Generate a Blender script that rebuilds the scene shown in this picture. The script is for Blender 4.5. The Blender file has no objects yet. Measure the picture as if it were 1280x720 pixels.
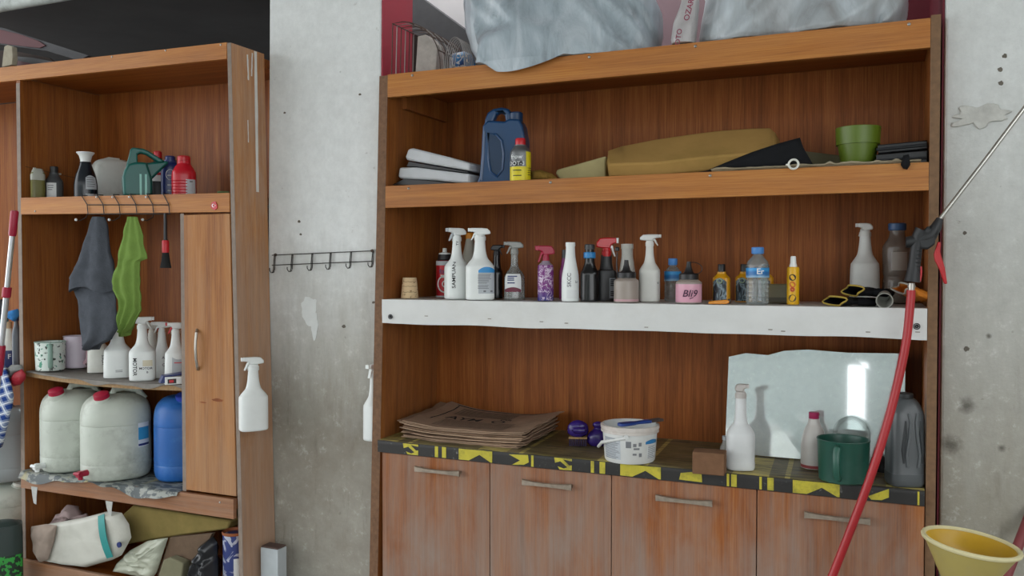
import bpy, bmesh, math, random
from mathutils import Vector, Matrix, noise

random.seed(11)
S = bpy.context.scene
COL = S.collection
R = math.radians
PI = math.pi

# ------------------------------------------------------------------ camera
CAM_Z, F_PX = 1.517, 1077.0
YAW, PITCH = R(23.57), R(-1.33)
cd = bpy.data.cameras.new('camera')
cd.sensor_width = 36.0
cd.lens = F_PX / 1280.0 * 36.0
cd.clip_start = 0.05
cam = bpy.data.objects.new('camera', cd)
cam.location = (0, 0, CAM_Z)
cam.rotation_euler = (PI / 2 + PITCH, 0, YAW)
COL.objects.link(cam)
S.camera = cam

# ------------------------------------------------------------------ daylight
w = bpy.data.worlds.new('sky')
S.world = w
w.use_nodes = True
bg = w.node_tree.nodes['Background']
bg.inputs['Color'].default_value = (0.95, 0.98, 1.0, 1)
bg.inputs['Strength'].default_value = 2.8

# ------------------------------------------------------------------ exposure
S.view_settings.view_transform = 'Standard'
S.view_settings.look = 'None'
S.view_settings.gamma = 1.0
S.view_settings.use_curve_mapping = False
S.view_settings.exposure = 0.12

# ------------------------------------------------------------------ measuring helpers
FWD = Vector((-math.sin(YAW) * math.cos(PITCH), math.cos(YAW) * math.cos(PITCH), math.sin(PITCH)))
RGT = Vector((math.cos(YAW), math.sin(YAW), 0))
UPV = RGT.cross(FWD)


def ray(px, py):
    return FWD + RGT * ((px - 640) / F_PX) - UPV * ((py - 360) / F_PX)


def at(px, py, Y):
    "world point of the plane at depth Y"
    d = ray(px, py)
    return d * (Y / d.y) + Vector((0, 0, CAM_Z))


def onz(px, py, z):
    "world point on the level plane at height z"
    d = ray(px, py)
    return d * ((z - CAM_Z) / d.z) + Vector((0, 0, CAM_Z))


def XX(px, Y, py=335):
    return at(px, py, Y).x


def ppm(px, Y):
    p = at(px, 335, Y)
    return F_PX / (p - Vector((0, 0, CAM_Z))).dot(FWD)


# ------------------------------------------------------------------ materials
def lin(c):
    if isinstance(c, str):
        c = [int(c[i:i + 2], 16) / 255 for i in (0, 2, 4)]
    return tuple((x / 12.92 if x <= 0.04045 else ((x + 0.055) / 1.055) ** 2.4) for x in c)


class N:
    "small node-tree writer"

    def __init__(s, name):
        s.m = bpy.data.materials.new(name)
        s.m.use_nodes = True
        s.t = s.m.node_tree
        s.p = s.t.nodes['Principled BSDF']
        s.out = s.t.nodes['Material Output']
        s.tc = s.t.nodes.new('ShaderNodeTexCoord')

    def n(s, typ, **kw):
        a = s.t.nodes.new(typ)
        for k, v in kw.items():
            setattr(a, k, v)
        return a

    def l(s, a, b):
        s.t.links.new(a, b)

    def mapped(s, scale, src='Object', rot=(0, 0, 0), loc=(0, 0, 0)):
        m = s.n('ShaderNodeMapping')
        m.inputs['Scale'].default_value = scale
        m.inputs['Rotation'].default_value = rot
        m.inputs['Location'].default_value = loc
        s.l(s.tc.outputs[src], m.inputs['Vector'])
        return m.outputs['Vector']

    def noise(s, vec, scale=1, detail=4, rough=0.55, dist=0.0):
        a = s.n('ShaderNodeTexNoise')
        a.inputs['Scale'].default_value = scale
        a.inputs['Detail'].default_value = detail
        a.inputs['Roughness'].default_value = rough
        a.inputs['Distortion'].default_value = dist
        s.l(vec, a.inputs['Vector'])
        return a.outputs['Fac']

    def ramp(s, fac, stops, interp='LINEAR'):
        a = s.n('ShaderNodeValToRGB')
        cr = a.color_ramp
        cr.interpolation = interp
        while len(cr.elements) < len(stops):
            cr.elements.new(0.5)
        for e, (pos, c) in zip(cr.elements, stops):
            e.position = pos
            if isinstance(c, (int, float)):
                e.color = (c, c, c, 1)
            else:
                e.color = (*lin(c), 1)
        s.l(fac, a.inputs['Fac'])
        return a.outputs['Color']

    def math(s, op, a, b=None, clamp=False):
        q = s.n('ShaderNodeMath', operation=op, use_clamp=clamp)
        for i, v in enumerate((a, b)):
            if v is None:
                continue
            if isinstance(v, (int, float)):
                q.inputs[i].default_value = v
            else:
                s.l(v, q.inputs[i])
        return q.outputs[0]

    def mix(s, fac, a, b, blend='MIX'):
        q = s.n('ShaderNodeMix', data_type='RGBA', blend_type=blend)
        for inp, v in ((q.inputs[0], fac), (q.inputs[6], a), (q.inputs[7], b)):
            if isinstance(v, (int, float)):
                inp.default_value = v
            elif isinstance(v, (str, tuple)):
                inp.default_value = (*lin(v), 1)
            else:
                s.l(v, inp)
        return q.outputs[2]

    def sep(s, src='Object'):
        q = s.n('ShaderNodeSeparateXYZ')
        s.l(s.tc.outputs[src], q.inputs[0])
        return q.outputs

    def bump(s, h, strength=0.2, dist=0.01):
        b = s.n('ShaderNodeBump')
        b.inputs['Strength'].default_value = strength
        b.inputs['Distance'].default_value = dist
        s.l(h, b.inputs['Height'])
        s.l(b.outputs['Normal'], s.p.inputs['Normal'])

    def col(s, c):
        if isinstance(c, (str, tuple)):
            s.p.inputs['Base Color'].default_value = (*lin(c), 1)
        else:
            s.l(c, s.p.inputs['Base Color'])

    def set(s, rough=0.5, metal=0.0, spec=0.5):
        s.p.inputs['Roughness'].default_value = rough
        s.p.inputs['Metallic'].default_value = metal
        s.p.inputs['Specular IOR Level'].default_value = spec
        return s.m


def plain(name, c, rough=0.45, metal=0.0, var=0.10, scale=18, bump=0.0, spec=0.5, dirt=None, dirt_amt=0.5):
    "one colour with a little cloudy variation, optionally grime"
    k = N(name)
    v = k.mapped((1, 1, 1))
    f = k.noise(v, scale, 4)
    base = lin(c)
    c2 = k.ramp(f, [(0.25, 1 - var), (0.75, 1 + var * 0.4)])
    colr = k.mix(1.0, c, c2, 'MULTIPLY')
    if dirt:
        g = k.noise(v, scale * 0.7, 6, 0.7)
        gm = k.ramp(g, [(0.48, 0.0), (0.72, dirt_amt)])
        colr = k.mix(gm, colr, dirt)
    k.col(colr)
    if bump:
        k.bump(k.noise(v, scale * 4, 5), bump, 0.004)
    return k.set(rough, metal, spec)


def wood(name, dark, mid, light, grain='Z', wear=0.0, wear_c='b5a292', seed=0.0, rough=0.42, stain=0.0, ze=(0.0, 3.0)):
    "teak laminate: fine streaks along one axis with broad bands; worn pale where wear > 0"
    k = N(name)
    fine, broad = [90, 90, 90], [16, 16, 16]
    i = 'XYZ'.index(grain)
    fine[i], broad[i] = 1.6, 0.5
    v1 = k.mapped(tuple(fine), loc=(seed, seed * 2, seed * 3))
    v2 = k.mapped(tuple(broad), loc=(seed * 3, seed, seed))
    a = k.noise(v1, 3.4, 7, 0.72, 0.3)
    b = k.noise(v2, 1.6, 3, 0.5, 0.6)
    mixf = k.math('ADD', k.math('MULTIPLY', a, 0.62), k.math('MULTIPLY', b, 0.38))
    c = k.ramp(mixf, [(0.34, dark), (0.49, mid), (0.64, light)])
    if wear > 0:
        v3 = [6.0, 6.0, 6.0]
        v3[i] = 2.2
        n3 = k.noise(k.mapped(tuple(v3), loc=(seed, 1, seed)), 1.0, 5, 0.62, 0.4)
        v4 = [40, 40, 40]
        v4[i] = 1.0
        n4 = k.noise(k.mapped(tuple(v4)), 1.6, 5, 0.7)
        m = k.math('ADD', k.math('MULTIPLY', n3, 0.75), k.math('MULTIPLY', n4, 0.35))
        zf = k.n('ShaderNodeMapRange')
        k.l(k.sep()[2], zf.inputs[0])
        zf.inputs[1].default_value, zf.inputs[2].default_value = ze
        zf.inputs[3].default_value, zf.inputs[4].default_value = 0.12, -0.16
        m = k.math('ADD', m, zf.outputs[0])
        wf = k.math('MULTIPLY', k.ramp(m, [(0.36, 0.0), (0.72, 1.0)]), wear, True)
        c = k.mix(wf, c, wear_c)
    if stain > 0:
        n5 = k.noise(k.mapped((3, 3, 3), loc=(seed, 4, 2)), 1.3, 6, 0.7)
        c = k.mix(k.math('MULTIPLY', k.ramp(n5, [(0.55, 0.0), (0.75, 1.0)]), stain, True), c, '5a4636')
    k.col(c)
    k.bump(a, 0.08, 0.002)
    return k.set(rough, 0, 0.2)


def clear(name, tint='dfe8ea', gloss=0.10, alpha=0.86, rough=0.06, fres=0.6):
    "thin clear plastic: see-through with a surface sheen that grows at grazing angles"
    k = N(name)
    tr = k.n('ShaderNodeBsdfTransparent')
    tr.inputs[0].default_value = (*lin(tint), 1)
    gl = k.n('ShaderNodeBsdfGlossy')
    gl.inputs['Roughness'].default_value = rough
    df = k.n('ShaderNodeBsdfDiffuse')
    df.inputs[0].default_value = (*lin(tint), 1)
    lw = k.n('ShaderNodeLayerWeight')
    lw.inputs[0].default_value = 0.25
    m1 = k.n('ShaderNodeMixShader')
    m1.inputs[0].default_value = 1 - alpha
    k.l(tr.outputs[0], m1.inputs[1])
    k.l(df.outputs[0], m1.inputs[2])
    m2 = k.n('ShaderNodeMixShader')
    k.l(k.math('ADD', k.math('MULTIPLY', lw.outputs['Fresnel'], fres), gloss, True), m2.inputs[0])
    k.l(m1.outputs[0], m2.inputs[1])
    k.l(gl.outputs[0], m2.inputs[2])
    k.l(m2.outputs[0], k.out.inputs[0])
    return k.m


def plaster(name, white, bare, zmid, zsoft, pit=0.5, warm='8d867a', stains=()):
    "whitewashed concrete: paint above, bare and grimy below (darker still where shade is painted in), pitted"
    k = N(name)
    v = k.mapped((1, 1, 1))
    z = k.sep()[2]
    n1 = k.noise(v, 3.0, 6, 0.65)
    n2 = k.noise(k.mapped((9, 9, 1.6)), 1.4, 6, 0.7)
    zz = k.math('ADD', z, k.math('ADD', k.math('MULTIPLY', n1, 0.55), k.math('MULTIPLY', n2, 0.5)))
    mr = k.n('ShaderNodeMapRange')
    k.l(zz, mr.inputs[0])
    mr.inputs[1].default_value, mr.inputs[2].default_value = zmid + 0.5 - zsoft, zmid + 0.5 + zsoft
    f = mr.outputs[0]
    n3 = k.noise(v, 26, 6, 0.75)
    bare_c = k.mix(k.ramp(n1, [(0.35, 0.0), (0.7, 1.0)]), bare, warm)
    bare_c = k.mix(k.ramp(n3, [(0.57, 0.0), (0.68, 0.34)]), bare_c, 'd3d4cf')
    bare_c = k.mix(k.ramp(k.noise(k.mapped((26, 26, 5)), 1.0, 6, 0.75), [(0.55, 0.0), (0.70, 0.6)]), bare_c, '7d776b')
    c = k.mix(f, bare_c, white)
    c = k.mix(1.0, c, k.ramp(n3, [(0.25, 0.87), (0.7, 1.04)]), 'MULTIPLY')
    vo = k.n('ShaderNodeTexVoronoi', feature='DISTANCE_TO_EDGE')
    n4 = k.noise(v, 11, 5, 0.7)
    spots = k.ramp(k.noise(v, 30, 3, 0.55), [(0.71, 0.0), (0.80, pit)])
    c = k.mix(spots, c, '857d72')
    xs, ys, zs = k.sep()
    for sx, sz, sr in stains:
        dx, dz = k.math('SUBTRACT', xs, sx), k.math('SUBTRACT', zs, sz)
        d = k.math('SQRT', k.math('ADD', k.math('MULTIPLY', dx, dx), k.math('MULTIPLY', dz, dz)))
        d = k.math('ADD', d, k.math('MULTIPLY', k.math('SUBTRACT', n3, 0.5), sr * 1.4))
        m_ = k.n('ShaderNodeMapRange')
        k.l(d, m_.inputs[0])
        m_.inputs[1].default_value, m_.inputs[2].default_value = sr * 0.15, sr
        m_.inputs[3].default_value, m_.inputs[4].default_value = 0.75, 0.0
        c = k.mix(m_.outputs[0], c, '4e4a42')
    k.col(c)
    h = k.math('ADD', k.math('MULTIPLY', n3, 0.7), k.math('ADD', k.math('MULTIPLY', spots, -1.2), k.math('MULTIPLY', n4, 0.9)))
    k.bump(h, 0.55, 0.006)
    return k.set(0.85, 0, 0.2)


# ------------------------------------------------------------------ mesh helpers
def spow(c, e):
    return math.copysign(abs(c) ** e, c)


def polar(rx, ry, n, th):
    return (abs(math.cos(th) / rx) ** n + abs(math.sin(th) / ry) ** n) ** (-1.0 / n)


def full(sec):
    "pad a section to (z, rx, ry, n, cx, cy)"
    d = [0, 0.01, None, 2.0, 0.0, 0.0]
    for i, q in enumerate(sec):
        d[i] = q
    if d[2] is None:
        d[2] = d[1]
    return tuple(d)


def smooth_secs(secs, k=4):
    "Catmull-Rom through the sections"
    secs = [full(q) for q in secs]
    out = []
    for i in range(len(secs) - 1):
        p0, p1, p2, p3 = secs[max(i - 1, 0)], secs[i], secs[i + 1], secs[min(i + 2, len(secs) - 1)]
        for j in range(k):
            t = j / k
            row = []
            for a, b, c, d in zip(p0, p1, p2, p3):
                val = 0.5 * ((2 * b) + (-a + c) * t + (2 * a - 5 * b + 4 * c - d) * t * t + (-a + 3 * b - 3 * c + d) * t ** 3)
                lo, hi = min(b, c), max(b, c)
                row.append(min(max(val, lo), hi))
            out.append(tuple(row))
    out.append(secs[-1])
    return out


def sec_at(secs, z):
    if len(secs[0]) < 6:
        secs = [full(q) for q in secs]
    if z <= secs[0][0]:
        return secs[0]
    for a, b in zip(secs, secs[1:]):
        if a[0] <= z <= b[0]:
            t = 0 if b[0] == a[0] else (z - a[0]) / (b[0] - a[0])
            return tuple(p + (q - p) * t for p, q in zip(a, b))
    return secs[-1]


def surf(secs, th, z, off=0.0):
    q = sec_at(secs, z)
    r = polar(q[1], q[2], q[3], th) + off
    return Vector((q[4] + r * math.cos(th), q[5] + r * math.sin(th), z))


class MB:
    def __init__(s):
        s.v, s.f = [], []

    def add(s, vs, fs):
        o = len(s.v)
        s.v += [Vector(p) for p in vs]
        s.f += [[i + o for i in f] for f in fs]
        return s

    def box(s, x0, x1, y0, y1, z0, z1, M=None):
        vs = [Vector(p) for p in ((x0, y0, z0), (x1, y0, z0), (x1, y1, z0), (x0, y1, z0), (x0, y0, z1), (x1, y0, z1), (x1, y1, z1), (x0, y1, z1))]
        if M:
            vs = [M @ p for p in vs]
        return s.add(vs, [(0, 3, 2, 1), (4, 5, 6, 7), (0, 1, 5, 4), (1, 2, 6, 5), (2, 3, 7, 6), (3, 0, 4, 7)])

    def rings(s, rings, caps=(True, True), closed=True):
        n = len(rings[0])
        vs = [p for r in rings for p in r]
        fs = []
        for i in range(len(rings) - 1):
            for j in range(n if closed else n - 1):
                k = (j + 1) % n
                fs.append((i * n + j, i * n + k, (i + 1) * n + k, (i + 1) * n + j))
        if caps[0]:
            fs.append(tuple(range(n - 1, -1, -1)))
        if caps[1]:
            fs.append(tuple((len(rings) - 1) * n + j for j in range(n)))
        return s.add(vs, fs)

    def se(s, secs, seg=32, caps=(True, True), M=None):
        rs = []
        for q in secs:
            z, rx, ry, n, cx, cy = full(q)
            ring = []
            for j in range(seg):
                th = 2 * PI * j / seg
                r = polar(rx, ry, n, th)
                p = Vector((cx + r * math.cos(th), cy + r * math.sin(th), z))
                ring.append(M @ p if M else p)
            rs.append(ring)
        return s.rings(rs, caps)

    def tube(s, path, r, seg=8, closed=False, flat=1.0):
        path = [Vector(p) for p in path]
        n = len(path)
        rs = []
        up = None
        for i, p in enumerate(path):
            if closed:
                d = path[(i + 1) % n] - path[i - 1]
            else:
                d = path[min(i + 1, n - 1)] - path[max(i - 1, 0)]
            d.normalize()
            if up is None:
                up = Vector((0, 0, 1)) if abs(d.z) < 0.9 else Vector((1, 0, 0))
            a = d.cross(up)
            if a.length < 1e-6:
                a = d.orthogonal()
            a.normalize()
            b = a.cross(d)
            up = b
            rr = r[i] if isinstance(r, (list, tuple)) else r
            rs.append([p + a * math.cos(2 * PI * j / seg) * rr + b * math.sin(2 * PI * j / seg) * rr * flat for j in range(seg)])
        if closed:
            rs.append(rs[0])
            return s.rings(rs, (False, False))
        return s.rings(rs)

    def prism(s, pts, a0, a1, plane='XZ'):
        def P(u, v, a):
            return {'XZ': (u, a, v), 'XY': (u, v, a), 'YZ': (a, u, v)}[plane]
        n = len(pts)
        vs = [P(u, v, a0) for u, v in pts] + [P(u, v, a1) for u, v in pts]
        fs = [tuple(range(n)), tuple(range(2 * n - 1, n - 1, -1))]
        fs += [(i, (i + 1) % n, n + (i + 1) % n, n + i) for i in range(n)]
        return s.add(vs, fs)

    def grid(s, fn, nu, nv, thick=0.0):
        "sheet from fn(u, v), u and v in 0..1; thick > 0 makes it solid downwards along its normal"
        P = [[Vector(fn(i / nu, j / nv)) for i in range(nu + 1)] for j in range(nv + 1)]
        w_ = nu + 1
        top = [p for row in P for p in row]
        fs = [(j * w_ + i, j * w_ + i + 1, (j + 1) * w_ + i + 1, (j + 1) * w_ + i) for j in range(nv) for i in range(nu)]
        if thick <= 0:
            return s.add(top, fs)
        nr = []
        for j in range(nv + 1):
            for i in range(nu + 1):
                du = P[j][min(i + 1, nu)] - P[j][max(i - 1, 0)]
                dv = P[min(j + 1, nv)][i] - P[max(j - 1, 0)][i]
                q = du.cross(dv)
                q.normalize()
                nr.append(q)
        m = len(top)
        bot = [p - q * thick for p, q in zip(top, nr)]
        fs2 = fs + [tuple(m + i for i in reversed(f)) for f in fs]
        edge = [i for i in range(w_)] + [j * w_ + nu for j in range(1, nv + 1)] + [nv * w_ + i for i in range(nu - 1, -1, -1)] + [j * w_ for j in range(nv - 1, 0, -1)]
        for a, b in zip(edge, edge[1:] + edge[:1]):
            fs2.append((b, a, m + a, m + b))
        return s.add(top + bot, fs2)

    def move(s, M):
        s.v = [M @ p for p in s.v]
        return s

    def build(s, name, mat, parent=None, smooth=35, bevel=0.0, segs=2, loc=None, rotz=0.0, normals=True):
        me = bpy.data.meshes.new(name)
        me.from_pydata([tuple(p) for p in s.v], [], s.f)
        if normals:
            b = bmesh.new()
            b.from_mesh(me)
            bmesh.ops.recalc_face_normals(b, faces=b.faces)
            b.to_mesh(me)
            b.free()
        if smooth:
            me.shade_smooth()
            me.set_sharp_from_angle(angle=R(smooth))
        if mat:
            me.materials.append(mat)
        o = bpy.data.objects.new(name, me)
        COL.objects.link(o)
        if parent:
            o.parent = parent
        if loc is not None:
            o.location = loc
            o.rotation_euler = (0, 0, rotz)
        if bevel:
            m = o.modifiers.new('bevel', 'BEVEL')
            m.width, m.segments, m.limit_method, m.angle_limit = bevel, segs, 'ANGLE', R(40)
        return o


def tag(o, label=None, cat=None, group=None, kind=None):
    for k, val in (('label', label), ('category', cat), ('group', group), ('kind', kind)):
        if val:
            o[k] = val
    return o


def thing(name, label, cat, loc=(0, 0, 0), rotz=0.0, group=None):
    o = bpy.data.objects.new(name, None)
    o.empty_display_size = 0.05
    COL.objects.link(o)
    o.location = loc
    o.rotation_euler = (0, 0, rotz)
    return tag(o, label, cat, group)


_txt = {}


def text2d(body, size):
    "flat lettering as (verts, faces), centred on its own box"
    if body not in _txt:
        c = bpy.data.curves.new('lettering', 'FONT')
        c.body = body
        c.size = 1.0
        c.resolution_u = 3
        c.offset = 0.012
        o = bpy.data.objects.new('lettering', c)
        me = bpy.data.meshes.new_from_object(o)
        b = bmesh.new()
        b.from_mesh(me)
        bmesh.ops.triangulate(b, faces=b.faces)
        vs = [(p.co.x, p.co.y) for p in b.verts]
        fs = [[q.index for q in f.verts] for f in b.faces]
        b.free()
        bpy.data.objects.remove(o)
        bpy.data.meshes.remove(me)
        bpy.data.curves.remove(c)
        x0, x1 = min(p[0] for p in vs), max(p[0] for p in vs)
        y0, y1 = min(p[1] for p in vs), max(p[1] for p in vs)
        _txt[body] = ([(x - (x0 + x1) / 2, y - (y0 + y1) / 2) for x, y in vs], fs)
    vs, fs = _txt[body]
    return [(x * size, y * size) for x, y in vs], fs


def stick_text(body, size, secs, th, z, name='lettering', mat=None, parent=None, vertical=0, off=0.0012, slant=0.0, wide=1.0):
    vs, fs = text2d(body, size)
    vs = [(x * wide + slant * y, y) for x, y in vs]
    if vertical:
        vs = [(-y * vertical, x * vertical) for x, y in vs]
    q = sec_at(secs, z)
    r0 = polar(q[1], q[2], q[3], th)
    m = MB()
    m.add([surf(secs, th + u / r0, z + v, off) for u, v in vs], fs)
    return m.build(name, mat, parent, smooth=0, normals=False)


def stick_patch(secs, th, z0, z1, wid, name, mat, parent, off=0.0006, nu=10, nv=6, round_top=0.0):
    "a printed label lying on the body"
    zc = (z0 + z1) / 2
    q = sec_at(secs, zc)
    r0 = polar(q[1], q[2], q[3], th)
    m = MB()

    def fn(u, v):
        top = z1 - round_top * (2 * u - 1) ** 2
        return surf(secs, th + (u - 0.5) * wid / r0, z0 + (top - z0) * v, off)
    m.grid(fn, nu, nv)
    return m.build(name, mat, parent, smooth=60, normals=False)


def stick_lines(secs, th, zs, wid, h, name, mat, parent, off=0.0013, rag=0.0):
    "rows of small print, too small to read in the photograph, as thin bars"
    m = MB()
    for z in zs:
        q = sec_at(secs, z)
        r0 = polar(q[1], q[2], q[3], th)
        wd = wid * (1 - rag * random.random())
        m.grid(lambda u, v: surf(secs, th - wid / 2 / r0 + u * wd / r0, z + (v - 0.5) * h, off), 5, 1)
    return m.build(name, mat, parent, smooth=0, normals=False)


def face_cam(x, y):
    return math.atan2(-y, -x)


# ------------------------------------------------------------------ shared materials
WOOD_BACK = wood('teak_laminate_upright', '5f3415', '884c22', 'a06530', 'Z', 0.0, seed=1)
WOOD_SIDE = wood('teak_laminate_side', '643612', '8d5122', 'a76a30', 'Z', 0.12, 'a08b76', seed=4)
WOOD_LIP = wood('teak_laminate_edge', '8a5224', 'ad6d32', 'c08440', 'X', 0.14, 'b0937a', seed=2, ze=(1.5, 3.2))
WOOD_SHELF = wood('teak_laminate_board', '66350f', '8c4d1d', 'a6642c', 'X', 0.0, seed=3)
WOOD_DOOR = wood('worn_teak_door', '6c3d20', '925730', 'a86d40', 'Z', 0.88, '94867c', seed=5, ze=(0.2, 1.1))
WOOD_LOW = wood('worn_teak_rail', '704326', '935c34', 'a9754a', 'X', 0.6, '9c8878', seed=6, ze=(0.3, 1.2))
WOOD_OUT = wood('weathered_teak_side', '8a5832', 'aa7445', 'bf8a58', 'Z', 0.6, 'b5a496', seed=7, ze=(0.5, 3.2))
EDGE = plain('raw_board_edge', '7c5e43', 0.8, var=0.3, scale=60)
EDGE_GREY = plain('grey_edge_band', '8b7c70', 0.7, var=0.2, scale=40)
STEEL = plain('brushed_steel', 'a8a49c', 0.32, 0.9, var=0.15, scale=30)
TARNISH = plain('tarnished_metal', '8a8177', 0.42, 0.7, var=0.3, scale=50)
WIRE = plain('dark_wire', '2d2a28', 0.45, 0.6)
RUSTY_WIRE = plain('rusty_wire', '57473e', 0.6, 0.5, var=0.4, scale=40)
GREY_WIRE = plain('grey_galvanised_wire', '8f8b88', 0.45, 0.7)
WHITE = plain('white_plastic', 'e6eae8', 0.38, var=0.05)
WHITE_OLD = plain('aged_white_plastic', 'dfe0d8', 0.42, var=0.08, dirt='b9b3a0', dirt_amt=0.35)
WHITE_DIRT = plain('dirty_white_plastic', 'cfd3cd', 0.45, var=0.10, scale=9, dirt='77766c', dirt_amt=0.45)
NATURAL = plain('natural_polythene', 'd8dbd2', 0.4, var=0.07)
BLACK = plain('black_plastic', '1b1b1d', 0.4, var=0.1)
BLACK_SHINY = plain('glossy_black_plastic', '121214', 0.18, var=0.05)
RED = plain('red_plastic', 'c3202b', 0.35)
CRIMSON = plain('crimson_plastic', 'a8193a', 0.4)
BLUE = plain('blue_plastic', '1f5fb8', 0.4, var=0.12, scale=10, dirt='7fa0c8', dirt_amt=0.25)
NAVY = plain('navy_plastic', '1c2c68', 0.35)
INK = plain('black_ink', '16161a', 0.6)
PRINT = plain('grey_print', '77797d', 0.6)
PAPER = plain('white_label_paper', 'dfe2e2', 0.6, var=0.05)
LABEL_GREY = plain('grey_label_paper', 'b9bfc4', 0.55)
SKY_BLUE = plain('sky_blue_print', '2d8fcf', 0.45)
YELLOW = plain('yellow_plastic', 'e3ad12', 0.35, var=0.08)
CRIMSON_PAINT = plain('crimson_wall_paint', 'a32b3d', 0.55, var=0.12, scale=6)


def wpart(mb, name, mat, parent, **kw):
    "build a part from world coordinates under a thing whose base is elsewhere"
    o = mb.build(name, mat, parent, **kw)
    o.location = -parent.location
    return o


def struct(mb, name, mat, parent=None, **kw):
    o = mb.build(name, mat, parent, **kw)
    if parent is None:
        o['kind'] = 'structure'
    return o


# ------------------------------------------------------------------ the garage bay
CONC = plain('grey_concrete', 'a9a9a5', 0.9, var=0.2, scale=3, bump=0.2)
SLAB_DARK = plain('dark_grey_soffit', '4a4a4b', 0.8, var=0.25, scale=4, bump=0.15)  # dark grey all over the low slab
VOID = plain('dark_brown_void', '3a2f2a', 0.9, var=0.2, scale=4)
FLOORM = plain('worn_concrete_floor', '8b8a85', 0.7, var=0.25, scale=2.5)
PALE_WALL = plain('pale_green_white_wall', 'b3bfbd', 0.7, var=0.06, scale=3)
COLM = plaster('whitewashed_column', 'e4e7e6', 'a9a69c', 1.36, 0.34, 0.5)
WALLM = plaster('whitewashed_right_wall', 'd8dbd9', '9d9a8f', 1.50, 0.62, 0.6, '8f8a7c',  # bare plaster, darkened further to paint the shade low on this wall
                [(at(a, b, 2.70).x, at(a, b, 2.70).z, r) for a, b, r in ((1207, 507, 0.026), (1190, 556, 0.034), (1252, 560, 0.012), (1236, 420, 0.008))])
PATCHM = plain('bare_plaster_patch', 'cfd0cb', 0.9, var=0.2, scale=40, bump=0.5)

struct(MB().box(-9, 4, -9, 4.6, -0.1, 0), 'floor', FLOORM, smooth=0)
struct(MB().box(-4.7, 2.3, -2.2, 2.75, 3.3, 3.5), 'ceiling', CONC, smooth=0)  # unseen slab blocking light from above, cut short to brighten the left
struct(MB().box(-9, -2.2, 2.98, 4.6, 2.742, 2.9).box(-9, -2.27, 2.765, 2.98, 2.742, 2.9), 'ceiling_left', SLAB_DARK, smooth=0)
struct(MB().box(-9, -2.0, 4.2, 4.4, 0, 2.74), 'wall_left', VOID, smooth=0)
struct(MB().box(4.0, 4.15, -1.5, 2.7, 0, 3.3), 'wall_light_block', CONC, smooth=0)  # unseen wall added to darken the right side
struct(MB().box(-2.25, 0.14, 3.62, 3.75, 0, 4.0), 'wall_back', plain('light_grey_back_wall', 'e4dfdf', 0.8, var=0.1, scale=4), smooth=0)


def leaning_box(x0, x1, y0, y1, z0, z1, k0, k1, zref):
    m = MB().box(x0, x1, y0, y1, z0, z1)
    for p in m.v:
        k = k0 if abs(p.x - x0) < 1e-6 else k1
        p.x += k * (p.z - zref)
    return m


ZR = 1.35
column = struct(leaning_box(-2.262, -1.742, 2.75, 2.97, 0, 3.4, 0.016, 0.013, ZR), 'wall_centre', COLM, smooth=0, bevel=0.008)
struct(leaning_box(-1.7415, -1.7365, 2.753, 2.968, 0.0, 3.38, 0.013, 0.013, ZR), 'trim_1', CRIMSON_PAINT, column, smooth=0).name = 'painted_side'
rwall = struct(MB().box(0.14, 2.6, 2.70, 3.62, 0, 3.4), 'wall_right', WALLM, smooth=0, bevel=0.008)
struct(MB().box(0.134, 0.139, 2.712, 3.6, 0, 3.38), 'painted_side', plain('dark_crimson_wall_paint', '6d1226', 0.6, var=0.2, scale=5), rwall, smooth=0)


def blob(cx, cz, rx, rz, seed, y, nseg=40, jag=0.35):
    pts = []
    for i in range(nseg):
        a = 2 * PI * i / nseg
        r = 1 + jag * noise.noise(Vector((math.cos(a) * 1.8 + seed, math.sin(a) * 1.8, seed))) + 0.12 * noise.noise(Vector((math.cos(a) * 7, math.sin(a) * 7, seed)))
        pts.append((cx + rx * r * math.cos(a), cz + rz * r * math.sin(a)))
    return pts


FRESH = plain('fresh_filler', 'd9dcda', 0.8, var=0.08, scale=30, bump=0.3)
p = at(386, 388, 2.749)
struct(MB().prism(blob(p.x, p.z, 0.036, 0.055, 3.1, 0), 2.7485, 2.752), 'filler_patch', FRESH, column, smooth=0)
p = at(393, 408, 2.749)
struct(MB().prism(blob(p.x, p.z, 0.016, 0.05, 5.0, 0), 2.7482, 2.752), 'filler_patch', FRESH, column, smooth=0)
p = at(1222, 146, 2.70)
struct(MB().prism(blob(p.x, p.z, 0.062, 0.030, 8.0, 0, 60, 0.7), 2.692, 2.705), 'flaked_plaster', plain('flaked_plaster', 'c6c6c0', 0.9, var=0.25, scale=30, bump=0.5), rwall, smooth=0, bevel=0.005)
HOLE = plain('drill_hole', '6c665c', 0.9, var=0.3, scale=60)
for px, py, r in ((1208, 436, 0.007), (1206, 291, 0.005), (1256, 70, 0.006), (1250, 87, 0.006), (1251, 104, 0.006)):
    q = at(px, py, 2.70)
    struct(MB().prism(blob(q.x, q.z, r, r * 1.05, px * 0.1, 0, 20), 2.699, 2.704), 'wall_pit', HOLE, rwall, smooth=0)
for px, py, r in ((374, 277, 0.005), (376, 293, 0.004), (467, 378, 0.005), (356, 141, 0.004), (450, 118, 0.004), (430, 408, 0.006)):
    q = at(px, py, 2.75)
    struct(MB().prism(blob(q.x, q.z, r * 1.4, r, px * 0.1, 0, 16), 2.749, 2.754), 'wall_pit', HOLE, column, smooth=0)

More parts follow.
